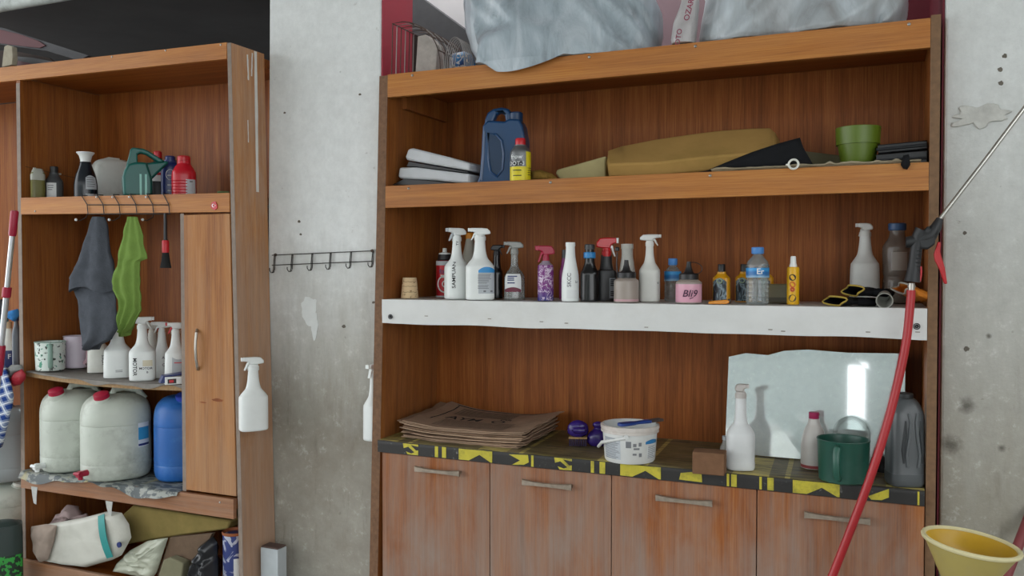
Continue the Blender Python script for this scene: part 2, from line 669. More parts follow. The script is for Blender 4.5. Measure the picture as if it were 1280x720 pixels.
# slanting stair edge and dark panel painted in for the shade above the right unit
stair = MB().prism([(at(*q, 3.40).x, at(*q, 3.40).z) for q in ((470, -42), (526, -4), (592, 44), (660, 93), (660, 130), (600, 92), (574, 71), (515, 42), (470, 12))], 3.36, 3.46)
struct(stair, 'trim_2', plain('grey_stair_edge', '5d5c5e', 0.85, var=0.15, scale=20, bump=0.2), smooth=0)
hollow_shade = MB().prism([(at(*q, 3.55).x, at(*q, 3.55).z) for q in ((460, 0), (520, 30), (600, 85), (640, 110), (640, 150), (460, 150))], 3.55, 3.6)
struct(hollow_shade, 'hollow_shade_panel', VOID, smooth=0)

struct(MB().box(-1.05, 0.0, 3.605, 3.619, 0, 4.0), 'trim_5', plain('dusty_mauve_paint', '977f85', 0.8, var=0.12, scale=4), smooth=0)
struct(MB().box(0.0, 0.138, 3.60, 3.619, 0, 4.0), 'trim_6', plain('dark_crimson_back', '6d1226', 0.6, var=0.15, scale=4), smooth=0)

# wall behind the photographer: pale, with a tall narrow opening (seen in the mirror); low left cut open to brighten it
wf = MB()
wf.box(-2.6, -0.78, -3.62, -3.5, 1.63, 3.3).box(-0.78, -0.36, -3.62, -3.5, 0, 3.3).box(-2.6, -2.45, -3.62, -3.5, 0, 1.63).box(-0.18, 1.3, -3.62, -3.5, 0, 3.3).box(-0.36, -0.18, -3.62, -3.5, 0, 1.50).box(-0.36, -0.18, -3.62, -3.5, 2.27, 3.3)
struct(MB().box(-7, -1.0, -8.3, -8, 0, 4.2), 'wall_mirror_backdrop', plain('pale_mirror_backdrop', 'b9bcb8', 0.8, var=0.06), smooth=0)  # unseen wall added to dim the sky in the mirror's low left
struct(MB().box(-2.5, -0.74, -3.5, -3.42, 1.63, 1.68), 'trim_4', plain('white_lintel', 'e9ecea', 0.6, var=0.04), smooth=0)
struct(wf, 'wall_front', PALE_WALL, smooth=0)

# white painted pipe under the dark slab
pp = [(-6.5, 2.72, 2.722), (-4.0, 2.72, 2.722), (-2.2, 2.72, 2.722)]
tag(MB().tube(pp, 0.027, 14).build('ceiling_pipe', plain('chipped_white_pipe_paint', 'b9c2be', 0.5, var=0.2, scale=25, dirt='6d706c', dirt_amt=0.7)), 'white painted pipe with chipped paint running under the dark ceiling', 'pipe')

# ------------------------------------------------------------------ right wall unit
YF, YB = 2.653, 3.07
Z_TOP, Z_SEC, Z_WHT, Z_CTR = 2.206, 1.810, 1.405, 0.900
ru = thing('wall_unit', 'wide teak laminate wall unit with three open shelves over four worn doors', 'shelving', (-0.78, 2.86, 0))


def xl(z):
    "inner face of the left side panel, which leans a little"
    return -1.640 + (z - 2.2) * 0.028


XR_IN = 0.102
m = MB().box(-1.672, -1.640, YF, YB, 0.02, 2.203)
for p in m.v:
    p.x += (p.z - 2.2) * 0.028
wpart(m, 'side_panel', WOOD_SIDE, ru, smooth=0, bevel=0.001)
wpart(MB().box(XR_IN, 0.127, YF, YB, 0.02, 2.213), 'side_panel', WOOD_SIDE, ru, smooth=0, bevel=0.001)
ed = MB().box(-1.674, -1.639, YF - 0.002, YF - 0.0003, 0.02, 2.203)
for p in ed.v:
    p.x += (p.z - 2.2) * 0.028
wpart(ed, 'edge_band', plain('dark_edge_left', '79583f', 0.8, var=0.35, scale=70), ru, smooth=0)
wpart(MB().box(XR_IN, 0.127, YF - 0.002, YF - 0.0003, 0.02, 2.213), 'edge_band', EDGE, ru, smooth=0)
wpart(MB().box(-1.70, 0.127, YB + 0.001, YB + 0.014, 0.02, 2.2), 'back_panel', WOOD_BACK, ru, smooth=0)
for zt, zb in ((Z_TOP, 2.125), (Z_SEC, 1.732)):
    wpart(MB().box(xl(zt) + 0.001, XR_IN - 0.001, YF + 0.019, YB, zt - 0.028, zt - 0.004), 'shelf_board', WOOD_SHELF, ru, smooth=0)
    wpart(MB().box(xl(zt) - 0.001, XR_IN - 0.0005, YF - 0.002, YF + 0.018, zb, zt), 'shelf_edge', WOOD_LIP, ru, smooth=0, bevel=0.0012)
    for px in ((516, 736, 868, 1133) if zt == Z_TOP else (511, 688, 887, 1131)):
        q = XX(px, YF - 0.003)
        scr = MB().se([(0, 0.0045), (0.0015, 0.0045), (0.003, 0.003), (0.0036, 0.0005)], 12, M=Matrix.Rotation(PI / 2, 4, 'X'))
        zz = zt - 0.012
        scr.move(Matrix.Translation((q, YF - 0.0025, zz)))
        wpart(scr, 'screw', STEEL, ru)
# wooden cleat under the top board
wpart(MB().box(xl(2.1) + 0.001, xl(2.1) + 0.022, YF + 0.10, YB - 0.002, 2.10, 2.176), 'cleat', WOOD_SIDE, ru, smooth=0)
# white shelf: board with a white sheet wrapped round its edge
wpart(MB().box(xl(1.4) + 0.001, XR_IN - 0.001, YF + 0.02, YB, 1.378, 1.402), 'shelf_board', WOOD_SHELF, ru, smooth=0)
SHEET = plain('white_wrapped_sheet', 'd6d7d5', 0.5, var=0.08, scale=7, bump=0.25, dirt='bdbab2', dirt_amt=0.35)
sx0, sx1 = xl(1.36) - 0.002, XR_IN - 0.001


def wrapfn(u, v):
    x = sx0 + (sx1 - sx0) * u
    wob = 0.0022 * noise.noise(Vector((x * 6, v * 3, 0.3))) + 0.0012 * noise.noise(Vector((x * 22, v * 7, 4)))
    if v < 0.6:
        t = v / 0.6
        return (x, YF - 0.004 + wob, 1.3185 + 0.004 * noise.noise(Vector((x * 5, 0, 9))) * (1 - t) + t * 0.086)
    t = (v - 0.6) / 0.4
    return (x, YF - 0.004 + wob * (1 - t) + t * (YB - YF - 0.02), 1.4045 + 0.0012 * math.sin(PI * min(1, t * 5)) + wob * 0.1)


wrap = wpart(MB().grid(wrapfn, 120, 15, 0.0012), 'white_wrap', SHEET, ru, smooth=50)
stp = []
for px, py in ((533, 395), (612, 398.5), (677, 402), (708, 404), (808, 409), (963, 412), (979, 414), (1085, 415), (1147, 415)):
    q = at(px, py, YF - 0.006)
    b = MB().box(q.x - 0.006, q.x + 0.006, YF - 0.0085, YF - 0.006, q.z - 0.0012, q.z + 0.0012)
    wpart(b, 'staple', TARNISH, wrap, smooth=0).location = (0, 0, 0)
for px, py in ((488, 396), (1146, 408)):
    q = at(px, py, YF - 0.007)
    b = MB().tube([(q.x + 0.008 * math.cos(a), YF - 0.0075, q.z + 0.008 * math.sin(a)) for a in [2 * PI * i / 16 for i in range(16)]], 0.0013, 5, True)
    b.tube([(q.x + 0.0035 * math.cos(a), YF - 0.0075, q.z + 0.0035 * math.sin(a)) for a in [2 * PI * i / 12 for i in range(12)]], 0.0022, 5, True)
    wpart(b, 'washer', INK, wrap).location = (0, 0, 0)
for o in wrap.children:
    o.location = (0, 0, 0)

# lower carcass, counter and doors
YD = 2.637
xs = [XX(q, YD) for q in (476.5, 612, 765, 948, 1157)]
xs[-1] = XR_IN - 0.002
wpart(MB().box(-1.66, XR_IN - 0.001, YD + 0.021, YB, 0.09, 0.853), 'carcass', WOOD_SIDE, ru, smooth=0)
HANDLE = plain('worn_satin_handle', 'a09384', 0.45, 0.55, var=0.3, scale=60)
for i in range(4):
    x0, x1 = xs[i] + 0.0015, xs[i + 1] - 0.0015
    d = wpart(MB().box(x0, x1, YD, YD + 0.018, 0.10, 0.8545), 'door', WOOD_DOOR, ru, smooth=0, bevel=0.0012)
    hx0, hx1, hy = [(518, 574, 589), (653, 715, 606), (821, 892, 626), (1008, 1091, 648)][i]
    a, b = XX(hx0, YD - 0.02), XX(hx1, YD - 0.02)
    zc = at((hx0 + hx1) / 2, hy, YD - 0.02).z
    h = MB()
    n = 13
    rs = []
    for j in range(n):
        t = j / (n - 1)
        e = abs(2 * t - 1)
        hh = 0.0065 + 0.0045 * e ** 2.2
        yo = YD - 0.024 + 0.006 * e ** 2
        x = a + (b - a) * t
        rs.append([Vector((x, yo, zc - hh)), Vector((x, yo - 0.007, zc - hh * 0.8)), Vector((x, yo - 0.007, zc + hh * 0.8)), Vector((x, yo, zc + hh))])
    h.rings(rs)
    for t in (a + 0.008, b - 0.008):
        h.box(t - 0.005, t + 0.005, YD - 0.02, YD, zc - 0.005, zc + 0.005)
    hd = wpart(h, 'handle', HANDLE, d, smooth=40)
    hd.location = (0, 0, 0)

# counter: board wrapped in black and yellow barrier film
k = N('barrier_film')
v = k.mapped((1, 1, 1))
sc_ = k.noise(k.mapped((3, 42, 8)), 2.2, 5, 0.7, 0.5)
blot = k.noise(v, 9, 5, 0.65)
x_, y_, z_ = k.sep()
per = k.math('FRACT', k.math('MULTIPLY', k.math('ADD', x_, k.math('MULTIPLY', y_, 0.05)), 2.35))
band = k.ramp(per, [(0.0, 0.0), (0.30, 0.0), (0.31, 1.0), (0.55, 1.0), (0.56, 0.0), (0.66, 0.0), (0.665, 1.0), (0.69, 1.0), (0.70, 0.0)], 'CONSTANT')
scr_m = k.ramp(sc_, [(0.40, 0.0), (0.54, 1.0)])
yl = k.math('MULTIPLY', k.math('MULTIPLY', k.math('ADD', k.math('MULTIPLY', band, 0.7), 0.28), scr_m), k.math('GREATER_THAN', z_, 0.8985))
base = k.mix(k.ramp(blot, [(0.42, 0.0), (0.70, 1.0)]), '322d28', '706154')
base = k.mix(k.math('GREATER_THAN', z_, 0.8985), k.mix(blot, '161616', '2e2b29'), base)
cc = k.mix(yl, base, 'c4b468')
scuff = k.ramp(k.noise(k.mapped((24, 24, 24)), 1.3, 7, 0.75), [(0.60, 0.0), (0.72, 0.55)])
cc = k.mix(scuff, cc, 'a3a3a0')
k.col(cc)
k.bump(blot, 0.15, 0.004)
FILM = k.set(0.5)
cm = MB()


def ctr(u, v):
    x = xl(0.9) + 0.002 + (XR_IN - 0.003 - xl(0.9) - 0.002) * u
    if v < 0.3:
        a = (v / 0.3) * PI / 2
        if v < 0.2:
            return (x, YD - 0.006, 0.857 + 0.038 * (v / 0.2))
        a = (v - 0.2) / 0.1 * PI / 2
        return (x, YD - 0.006 + 0.006 * (1 - math.cos(a)), 0.895 + 0.005 * math.sin(a))
    t = (v - 0.3) / 0.7
    return (x, YD + t * (YB - YD - 0.002), 0.900 + 0.0007 * noise.noise(Vector((x * 14, t * 5, 1))))


cm.grid(ctr, 90, 20, 0.004)
counter = wpart(cm, 'counter_film', FILM, ru, smooth=50)
wpart(MB().box(xl(0.9) + 0.003, XR_IN - 0.003, YD, YB - 0.003, 0.8575, 0.893), 'counter_board', WOOD_SHELF, ru, smooth=0)
TAPE_Y = plain('barrier_yellow', 'c4b739', 0.4, var=0.15, scale=30, dirt='5e5a2e', dirt_amt=0.7)
EY = YD - 0.0075
zb0, zt0 = 0.859, 0.8965


def strip(poly):
    "poly: list of (px, t) with t 0 bottom, 1 top of the counter edge"
    m = MB().prism([(XX(px, EY), zb0 + (zt0 - zb0) * t) for px, t in poly], EY, EY + 0.0012)
    wpart(m, 'yellow_print', TAPE_Y, counter, smooth=0).location = (0, 0, 0)


def bar(a, b, sl=0.0):
    strip([(a, 0), (b, 0), (b + sl, 1), (a + sl, 1)])


def ess(a, b):
    w_ = b - a
    strip([(a, 1), (a + w_ * 0.05, 0.55), (a + w_ * 0.35, 0.72), (a + w_ * 0.75, 0.25), (a + w_ * 0.55, 0.1), (a + w_ * 0.2, 0.25), (a + w_ * 0.3, 0.0), (b, 0.0), (b, 0.45), (a + w_ * 0.85, 0.42), (a + w_ * 0.5, 0.9), (b, 0.8), (b, 1.0)])


def bigarrow(a, b):
    w_ = b - a
    strip([(a, 0), (a + w_ * 0.30, 0), (a + w_ * 0.62, 0.6), (a + w_ * 0.95, 0), (b, 0), (b, 1), (a, 1)])


bar(543, 547); bar(552, 557)
bigarrow(573, 615)
strip([(636, 0.9), (660, 1.0), (661, 0.35), (655, 0.1), (640, 0.0), (650, 0.45)])
bar(664, 667)
ess(503, 522)
ess(693, 715)
bar(739, 743); bar(750, 757)
bigarrow(776, 827)
strip([(850, 0.15), (852, 0.7), (878, 1.0), (879, 0.1)])
bar(910, 913); bar(915.5, 922.5)
bar(951, 954); bar(961, 969)
bigarrow(993, 1052)
strip([(1088, 0.3), (1114, 1.0), (1114, 0.35), (1105, 0.1), (1092, 0.05)])
bar(1150, 1152.5)

# ------------------------------------------------------------------ left wall unit
YL, YLB = 2.56, 2.965
XLR = -2.268


def zl(z, x):
    return z + 0.0165 * (XLR - x)


def shear(m, k=0.0165):
    for p in m.v:
        p.z += k * (XLR - p.x)
    return m


lu = thing('storage_unit', 'teak laminate storage unit left of the column with a narrow side door', 'shelving', (-3.0, 2.75, 0))
XPL = -3.418
XDV = -2.507
rp = MB().box(-2.284, -2.2655, YL, 2.746, 0.02, 2.362)
for p in rp.v:
    p.x += (2.36 - p.z) * 0.02
wpart(rp, 'side_panel', WOOD_OUT, lu, smooth=0, bevel=0.001)
eb = MB().box(-2.284, -2.266, YL - 0.002, YL - 0.0003, 0.02, 2.362)
for p in eb.v:
    p.x += (2.36 - p.z) * 0.02
wpart(eb, 'edge_band', EDGE_GREY, lu, smooth=0)
# long streaks of dried white paint down the outer side
PAINT = plain('white_paint_drips', 'd8d5cf', 0.6, var=0.1, scale=30)
for (px0, py0, px1, py1, w0) in ((321, 64, 322.5, 240, 2.5), (311, 68, 312, 100, 1.2), (317, 66, 316, 95, 1.0), (311, 150, 311.5, 178, 0.8)):
    n = 14
    pts = []
    for s_ in (1, -1):
        row = []
        for j in range(n):
            t = j / (n - 1)
            px = px0 + (px1 - px0) * t
            py = py0 + (py1 - py0) * t
            tan_b = -(XX(px, 1.0))
            z_here = 1.517 + (335 - py) / 335
            x_side = -2.2655
            for _ in range(3):
                Yh = x_side / XX(px, 1.0)
                z_here = at(px, py, Yh).z
                x_side = -2.2655 + (2.36 - z_here) * 0.02
            hw = w0 / 2 / 220 * (1 + 0.5 * noise.noise(Vector((t * 6, s_, px0))))
            row.append((Yh + s_ * hw * 1.4, z_here, x_side))
        pts.append(row)
    vs = [(q[2] + 0.0008, q[0], q[1]) for q in pts[0]] + [(q[2] + 0.0008, q[0], q[1]) for q in pts[1]]
    fs = [(j, j + 1, n + j + 1, n + j) for j in range(n - 1)]
    wpart(MB().add(vs, fs), 'paint_drip', PAINT, lu, smooth=0, normals=False)
# left divider panel between the two bays
wpart(MB().box(XPL - 0.022, XPL, YL, YLB, 0.02, 2.33), 'side_panel', WOOD_SIDE, lu, smooth=0)
wpart(MB().box(XPL - 0.022, XPL, YL - 0.002, YL - 0.0003, 0.02, 2.31), 'edge_band', EDGE_GREY, lu, smooth=0)
wpart(MB().box(-4.7, -4.678, YL, YLB, 0.02, 2.37), 'side_panel', WOOD_SIDE, lu, smooth=0)
wpart(MB().box(-4.7, -2.30, YLB + 0.001, YLB + 0.013, 0.02, 2.34), 'back_panel', WOOD_BACK, lu, smooth=0)
# top board with its edge
wpart(shear(MB().box(-4.7, -2.2855, YL + 0.019, YLB, 2.315, 2.350)), 'shelf_board', WOOD_SHELF, lu, smooth=0)
wpart(shear(MB().box(-4.7, -2.2855, YL - 0.003, YL + 0.018, 2.303, 2.365)), 'shelf_edge', WOOD_LIP, lu, smooth=0, bevel=0.0012)
# upper shelf
wpart(shear(MB().box(XPL + 0.001, -2.29, YL + 0.019, YLB, 1.770, 1.797)), 'shelf_board', WOOD_SHELF, lu, smooth=0)
wpart(shear(MB().box(XPL - 0.002, -2.277, YL - 0.003, YL + 0.018, 1.728, 1.800)), 'shelf_edge', WOOD_LIP, lu, smooth=0, bevel=0.0012)
for px, py in ((44, 264), (276, 56), (207, 63), (140, 71)):
    q = at(px, py, YL - 0.003)
    s_ = MB().se([(0, 0.004), (0.0015, 0.004), (0.003, 0.0015)], 10, M=Matrix.Rotation(PI / 2, 4, 'X'))
    s_.move(Matrix.Translation((q.x, YL - 0.003, q.z)))
    wpart(s_, 'screw', STEEL, lu)
# inner divider beside the narrow door, and the door
wpart(MB().box(XDV - 0.016, XDV, YL + 0.001, YLB, 0.645, 1.728), 'divider_panel', WOOD_SIDE, lu, smooth=0)
wpart(MB().box(XDV - 0.016, XDV + 0.002, YL - 0.001, YL + 0.0005, 0.645, 1.728), 'edge_band', EDGE_GREY, lu, smooth=0)
dm = MB().box(XDV + 0.004, -2.287, YL - 0.004, YL + 0.014, 0.652, 1.722)
for p in dm.v:
    if p.x > -2.4:
        p.x += (1.75 - p.z) * 0.02 + 0.010
DOORL = wood('narrow_door_teak', '7a4824', 'a36a36', 'b67f4a', 'Z', 0.4, 'a08c78', seed=9, ze=(0.4, 1.8))
door = wpart(dm, 'door', DOORL, lu, smooth=0, bevel=0.001)
hp = [at(x, y, YL - 0.012 - d) for x, y, d in ((246.5, 412, -0.008), (245.5, 416, 0.006), (244.5, 426, 0.012), (244.3, 437, 0.014), (245, 449, 0.012), (246.5, 458, 0.006), (247.5, 462, -0.008))]
h = wpart(MB().tube(hp, 0.0055, 8), 'handle', STEEL, door)
h.location = (0, 0, 0)
rust = plain('rust_stain', '8a4a20', 0.8, var=0.3, scale=40)
q = at(272, 500, YL - 0.004)
wpart(MB().prism(blob(q.x, q.z, 0.03, 0.006, 2.2, 0, 24, 0.4), YL - 0.0046, YL - 0.004), 'rust_mark', rust, door, smooth=0).location = (0, 0, 0)
q = at(254, 503, YL - 0.004)
wpart(MB().prism(blob(q.x, q.z, 0.016, 0.0025, 6.2, 0, 24, 0.4), YL - 0.0046, YL - 0.004), 'rust_mark', rust, door, smooth=0).location = (0, 0, 0)


# middle shelf: sagging board
def midz(x):
    t = (x - XPL) / (XDV - XPL)
    return 1.072 - 0.012 * t - 0.011 * math.sin(PI * min(max(t, 0), 1))


mb_ = MB()


def midfn(u, v):
    x = XPL + 0.001 + (XDV - 0.016 - XPL - 0.002) * u
    y = YL + 0.012 - 0.018 * math.sin(PI * u)
    return (x, y + (YLB - y) * v, midz(x) - 0.003)


mb_.grid(midfn, 24, 6, 0.021)
RAWB = plain('raw_chipboard', '9d7f5a', 0.85, var=0.3, scale=70, bump=0.2)
wpart(mb_, 'shelf_board', RAWB, lu, smooth=40)
FELT = plain('grey_shelf_liner', '86827c', 0.9, var=0.2, scale=25, bump=0.3, dirt='5f5b55', dirt_amt=0.4)
mb_ = MB()


def feltfn(u, v):
    x = XPL + 0.004 + (XDV - 0.022 - XPL - 0.004) * u
    y0 = YL + 0.012 - 0.018 * math.sin(PI * u)
    ov = max(0, 0.5 + 1.2 * noise.noise(Vector((u * 7, 0, 2)))) * (0.010 + 0.016 * u)
    if v < 0.25:
        t = 1 - v / 0.25
        return (x, y0 - 0.003 - 0.003 * t, midz(x) - 0.0005 - ov * t)
    t = (v - 0.25) / 0.75
    return (x, y0 - 0.003 + (YLB - y0 - 0.01) * t, midz(x) - 0.0005)


mb_.grid(feltfn, 60, 8, 0.0018)
wpart(mb_, 'shelf_liner', FELT, lu, smooth=40)
# base shelf
wpart(MB().box(XPL + 0.001, -2.262, YL + 0.001, YLB, 0.600, 0.640), 'shelf_board', WOOD_SHELF, lu, smooth=0)
bm_ = MB().box(XPL - 0.004, -2.256, YL - 0.018, YL, 0.568, 0.643)
wpart(bm_, 'shelf_edge', WOOD_LOW, lu, smooth=0, bevel=0.0015)
q = at(275, 628, YL - 0.018)
wpart(MB().se([(0, 0.004), (0.002, 0.004), (0.003, 0.0015)], 10, M=Matrix.Translation((q.x, YL - 0.018, q.z)) @ Matrix.Rotation(PI / 2, 4, 'X')), 'screw', STEEL, lu)
# bottom board and rail
wpart(MB().box(-4.67, -2.262, YL + 0.001, YLB, 0.205, 0.240), 'shelf_board', WOOD_SHELF, lu, smooth=0)
wpart(MB().box(-4.67, -2.250, YL - 0.018, YL, 0.175, 0.256), 'shelf_edge', WOOD_LOW, lu, smooth=0, bevel=0.0015)
# shelf of the left bay
wpart(MB().box(-4.67, XPL - 0.023, YL + 0.03, YLB, 1.045, 1.064), 'shelf_board', RAWB, lu, smooth=0)
# string with white clips across the inside of the divider panel
strn = [Vector((XPL + 0.002, y, z)) for y, z in ((2.58, 1.955), (2.66, 1.945), (2.8, 1.932), (2.95, 1.925))]
wpart(MB().tube(strn, 0.0012, 6), 'string', plain('brown_string', '5b3d28', 0.8), lu)
for y, z in ((2.62, 1.951), (2.745, 1.939), (2.87, 1.931)):
    wpart(MB().box(XPL + 0.001, XPL + 0.007, y - 0.007, y + 0.007, z - 0.004, z + 0.004), 'string_clip', WHITE_OLD, lu, smooth=0, bevel=0.002)
# tape ends hanging under the base shelf
TAPEG = plain('grey_white_tape', 'b4b5b1', 0.6, var=0.15, scale=40)
for px0, px1, y0, y1 in ((39, 47, 608, 631), (132, 141, 626, 645)):
    a, b = at(px0, y0, YL - 0.020), at(px1, y1, YL - 0.020)
    wpart(MB().prism([(a.x, a.z), (b.x, a.z), (b.x - 0.006, (a.z + b.z) / 2), (b.x - 0.008, b.z), (a.x + 0.014, b.z + 0.005), (a.x + 0.006, (a.z + b.z) / 2)], YL - 0.0205, YL - 0.0185), 'tape_end', TAPEG, lu, smooth=0)
# red badge with crescent and star on the shelf edge
q = at(268, 257, YL - 0.004)
bd = wpart(MB().prism(blob(q.x, q.z, 0.0155, 0.0155, 1.0, 0, 18, 0.25), YL - 0.0065, YL - 0.0032), 'badge', RED, lu, smooth=0)
cres = []
for i in range(13):
    a = R(40) + R(280) * i / 12
    cres.append((q.x - 0.003 + 0.0068 * math.cos(a), q.z + 0.0068 * math.sin(a)))
for i in range(13):
    a = R(320) - R(280) * i / 12
    cres.append((q.x - 0.0012 + 0.0052 * math.cos(a), q.z + 0.0052 * math.sin(a)))
wpart(MB().prism(cres, YL - 0.0072, YL - 0.0065), 'crescent', WHITE, bd, smooth=0).location = (0, 0, 0)
star = []
for i in range(10):
    a = PI + 2 * PI * i / 10
    r = 0.0034 if i % 2 == 0 else 0.0014
    star.append((q.x + 0.0065 + r * math.cos(a), q.z + r * math.sin(a)))
wpart(MB().prism(star, YL - 0.0072, YL - 0.0065), 'star', WHITE, bd, smooth=0).location = (0, 0, 0)


# ------------------------------------------------------------------ bottle kits
def placed(name, label, cat, px, Y, z, group=None, turn=0.0, x=None):
    "a thing whose local -Y looks at the room from where it stands, plus a turn"
    X_ = XX(px, Y) if x is None else x
    return thing(name, label, cat, (X_, Y, z), face_cam(X_, Y) + PI / 2 + turn, group)


FRONT = -PI / 2


def height(px, py, Y, z):
    return at(px, py, Y).z - z


def half(wpx, px, Y):
    return wpx / ppm(px, Y) / 2


def scaled(prof, hh, hw, ry=None, n=2.0):
    "profile of (z 0..1, r 0..1[, exponent]) to real sections"
    out = []
    for q in prof:
        e = q[2] if len(q) > 2 else n
        out.append((q[0] * hh, q[1] * hw, q[1] * hw * (ry or 1.0), e, 0, 0))
    return out


def trigger_head(t, z0, H, side, mat, collar=None, lever=None, r=0.0155, long=1.0, up=0.0, tilt=0.0):
    "spray pump: ribbed collar, hood with a nozzle, finger lever; side -1 sprays to the left, 1 to the right"
    cs = [(z0 - 0.004, r * 1.12), (z0 + H * 0.24, r * 1.12), (z0 + H * 0.26, r), (z0 + H * 0.40, r * 0.92)]
    MB().se(cs, 20).build('collar', collar or mat, t)
    k = H
    hood = [(-0.95, 1.00), (0.15, 1.0), (0.70, 0.96), (0.98, 0.72), (1.02, 0.46), (0.42, 0.40), (-0.36, 0.38), (-0.44, 0.58), (-0.72, 0.66), (-0.97, 0.66)]
    pts = [(-side * u * k * 0.80 * long, z0 + v * k) for u, v in hood]
    m = MB().prism(pts, -0.0105, 0.0105, 'XZ')
    hd = m.build('spray_head', mat, t, bevel=0.0035, smooth=50)
    nz = MB()
    xn = side * 0.97 * k * 0.80 * long
    nz.prism([(xn - side * 0.003, z0 + 0.70 * k), (xn + side * 0.007, z0 + 0.68 * k), (xn + side * 0.007, z0 + 0.99 * k), (xn - side * 0.003, z0 + 0.97 * k)], -0.008, 0.008)
    nz.build('nozzle', lever or mat, hd, bevel=0.001)
    lv = [(0.40, 0.62), (0.62, 0.52), (0.74, 0.22), (0.90, -0.06), (0.80, -0.10), (0.60, 0.14), (0.46, 0.38), (0.28, 0.44)]
    m = MB().prism([(side * u * k * 0.80 * long, z0 + v * k) for u, v in lv], -0.006, 0.006)
    m.build('trigger', lever or mat, t, bevel=0.002, smooth=50)


SPRAY_A = [(0, 0.90, 3.2), (0.02, 0.98, 3.2), (0.08, 1.0, 3.2), (0.50, 1.0, 3.0), (0.57, 0.93, 2.6), (0.63, 0.74, 2.3), (0.69, 0.54, 2), (0.80, 0.42), (0.92, 0.37), (0.97, 0.36), (1.0, 0.36)]
SPRAY_B = [(0, 0.92, 2.4), (0.02, 1.0, 2.4), (0.30, 1.0, 2.3), (0.50, 0.86, 2.1), (0.66, 0.66), (0.80, 0.52), (0.93, 0.46), (1.0, 0.45)]
SPRAY_C = [(0, 0.92, 3.0), (0.02, 1.0, 3.0), (0.52, 0.96, 2.6), (0.60, 0.86, 2.3), (0.68, 0.62), (0.74, 0.50), (0.88, 0.40), (1.0, 0.36)]


def spray(label, px, wpx, top, Y, z, side, body=WHITE, head=WHITE, prof=SPRAY_A, head_px=15, turn=0.0, group=None, lever=None, collar=None, flat=0.68, long=1.0, name='spray_bottle', headless=False):
    t = placed(name, label, 'spray bottle', px, Y, z, group, turn)
    Ht = height(px, top, Y, z)
    hw = half(wpx, px, Y)
    hh_ = head_px / ppm(px, Y)
    hb = Ht - hh_ if not headless else Ht
    secs = smooth_secs(scaled(prof, hb, hw, flat), 3)
    MB().se(secs, 36).build('body', body, t)
    if not headless:
        trigger_head(t, hb, hh_, side, head, collar, lever, r=max(0.011, hw * 0.36), long=long)
    return t, secs


def bottle(name, label, cat, px, wpx, top, Y, z, prof, mat, cap=None, flat=1.0, turn=0.0, group=None, k=3, n=2.0, seg=32):
    "cap: (profile of (z metres above the body, r metres), material, part name)"
    t = placed(name, label, cat, px, Y, z, group, turn)
    Ht = height(px, top, Y, z)
    caph = cap[0][-1][0] if cap else 0
    hb = Ht - caph
    secs = smooth_secs(scaled(prof, hb, half(wpx, px, Y), flat, n), k)
    MB().se(secs, seg).build('body', mat, t)
    if cap:
        MB().se([(hb - 0.0005 + q[0], q[1]) for q in cap[0]], 24).build(cap[2] if len(cap) > 2 else 'cap', cap[1], t)
    return t, secs, hb


CAP = [(0, 0.0135), (0.012, 0.0138), (0.016, 0.0125)]
LBAY = 1.800   # lip top of the upper left shelf
def zup(px):
    return zl(1.797, XX(px, 2.83)) + 0.0016


# ------------------------------------------------------------------ upper left shelf
OLIVE = plain('olive_oil_liquid', '6d6a32', 0.35, var=0.15)
t, s, hb = bottle('oil_bottle', 'small rectangular clear bottle half full of olive oil at far left of the upper shelf', 'bottle', 48.5, 16, 212, 2.605, zup(48), [(0, 0.95, 4), (0.03, 1, 4), (0.78, 1, 4), (0.92, 0.85, 3), (1.0, 0.62, 2.5)], OLIVE, flat=0.6, turn=0.2)
MB().se([(hb * 0.62, half(16, 48, 2.605) * 1.02, half(16, 48, 2.605) * 0.63, 4), (hb * 0.80, half(16, 48, 2.605) * 1.02, half(16, 48, 2.605) * 0.63, 4), (hb * 0.95, half(16, 48, 2.605) * 0.84, half(16, 48, 2.605) * 0.55, 3), (hb + 0.004, half(16, 48, 2.605) * 0.64, half(16, 48, 2.605) * 0.42, 2.6)]).build('clear_top', plain('cloudy_clear_plastic', 'a9aba0', 0.3), t)
DKGREY = plain('dark_grey_plastic', '45484b', 0.35, var=0.1)
t, s, hb = bottle('additive_bottle', 'small dark grey bottle with black cap and white label on the upper left shelf', 'bottle', 69, 21, 208, 2.675, zup(69), [(0, 0.95, 2.4), (0.03, 1, 2.4), (0.62, 1, 2.4), (0.80, 0.72), (0.93, 0.52), (1, 0.50)], DKGREY, ([(0, 0.0165), (0.026, 0.0165), (0.028, 0.015)], BLACK), flat=0.8)
stick_patch(s, FRONT - 0.35, hb * 0.05, hb * 0.60, 0.038, 'label', PAPER, t)
stick_lines(s, FRONT - 0.35, [hb * 0.5, hb * 0.42, hb * 0.34], 0.026, 0.003, 'label_print', PRINT, t, rag=0.4)
DKBLUE = plain('blue_black_plastic', '151d26', 0.22, var=0.1)
t, s, hb = bottle('polish_bottle', 'black tapered bottle with flared white cap on the upper left shelf', 'bottle', 108.5, 27, 190, 2.68, zup(108), [(0, 0.95, 2.3), (0.03, 1, 2.3), (0.35, 1, 2.3), (0.62, 0.86), (0.82, 0.62), (1, 0.46)], DKBLUE, ([(0, 0.021), (0.006, 0.021), (0.026, 0.026), (0.038, 0.036), (0.041, 0.036), (0.042, 0.030)], WHITE), flat=0.75)
stick_patch(s, FRONT + 0.55, hb * 0.04, hb * 0.62, 0.044, 'label', LABEL_GREY, t, round_top=0.01)
stick_lines(s, FRONT + 0.55, [hb * q for q in (0.56, 0.5, 0.44, 0.38, 0.32)], 0.034, 0.0035, 'label_print', PRINT, t, rag=0.3)
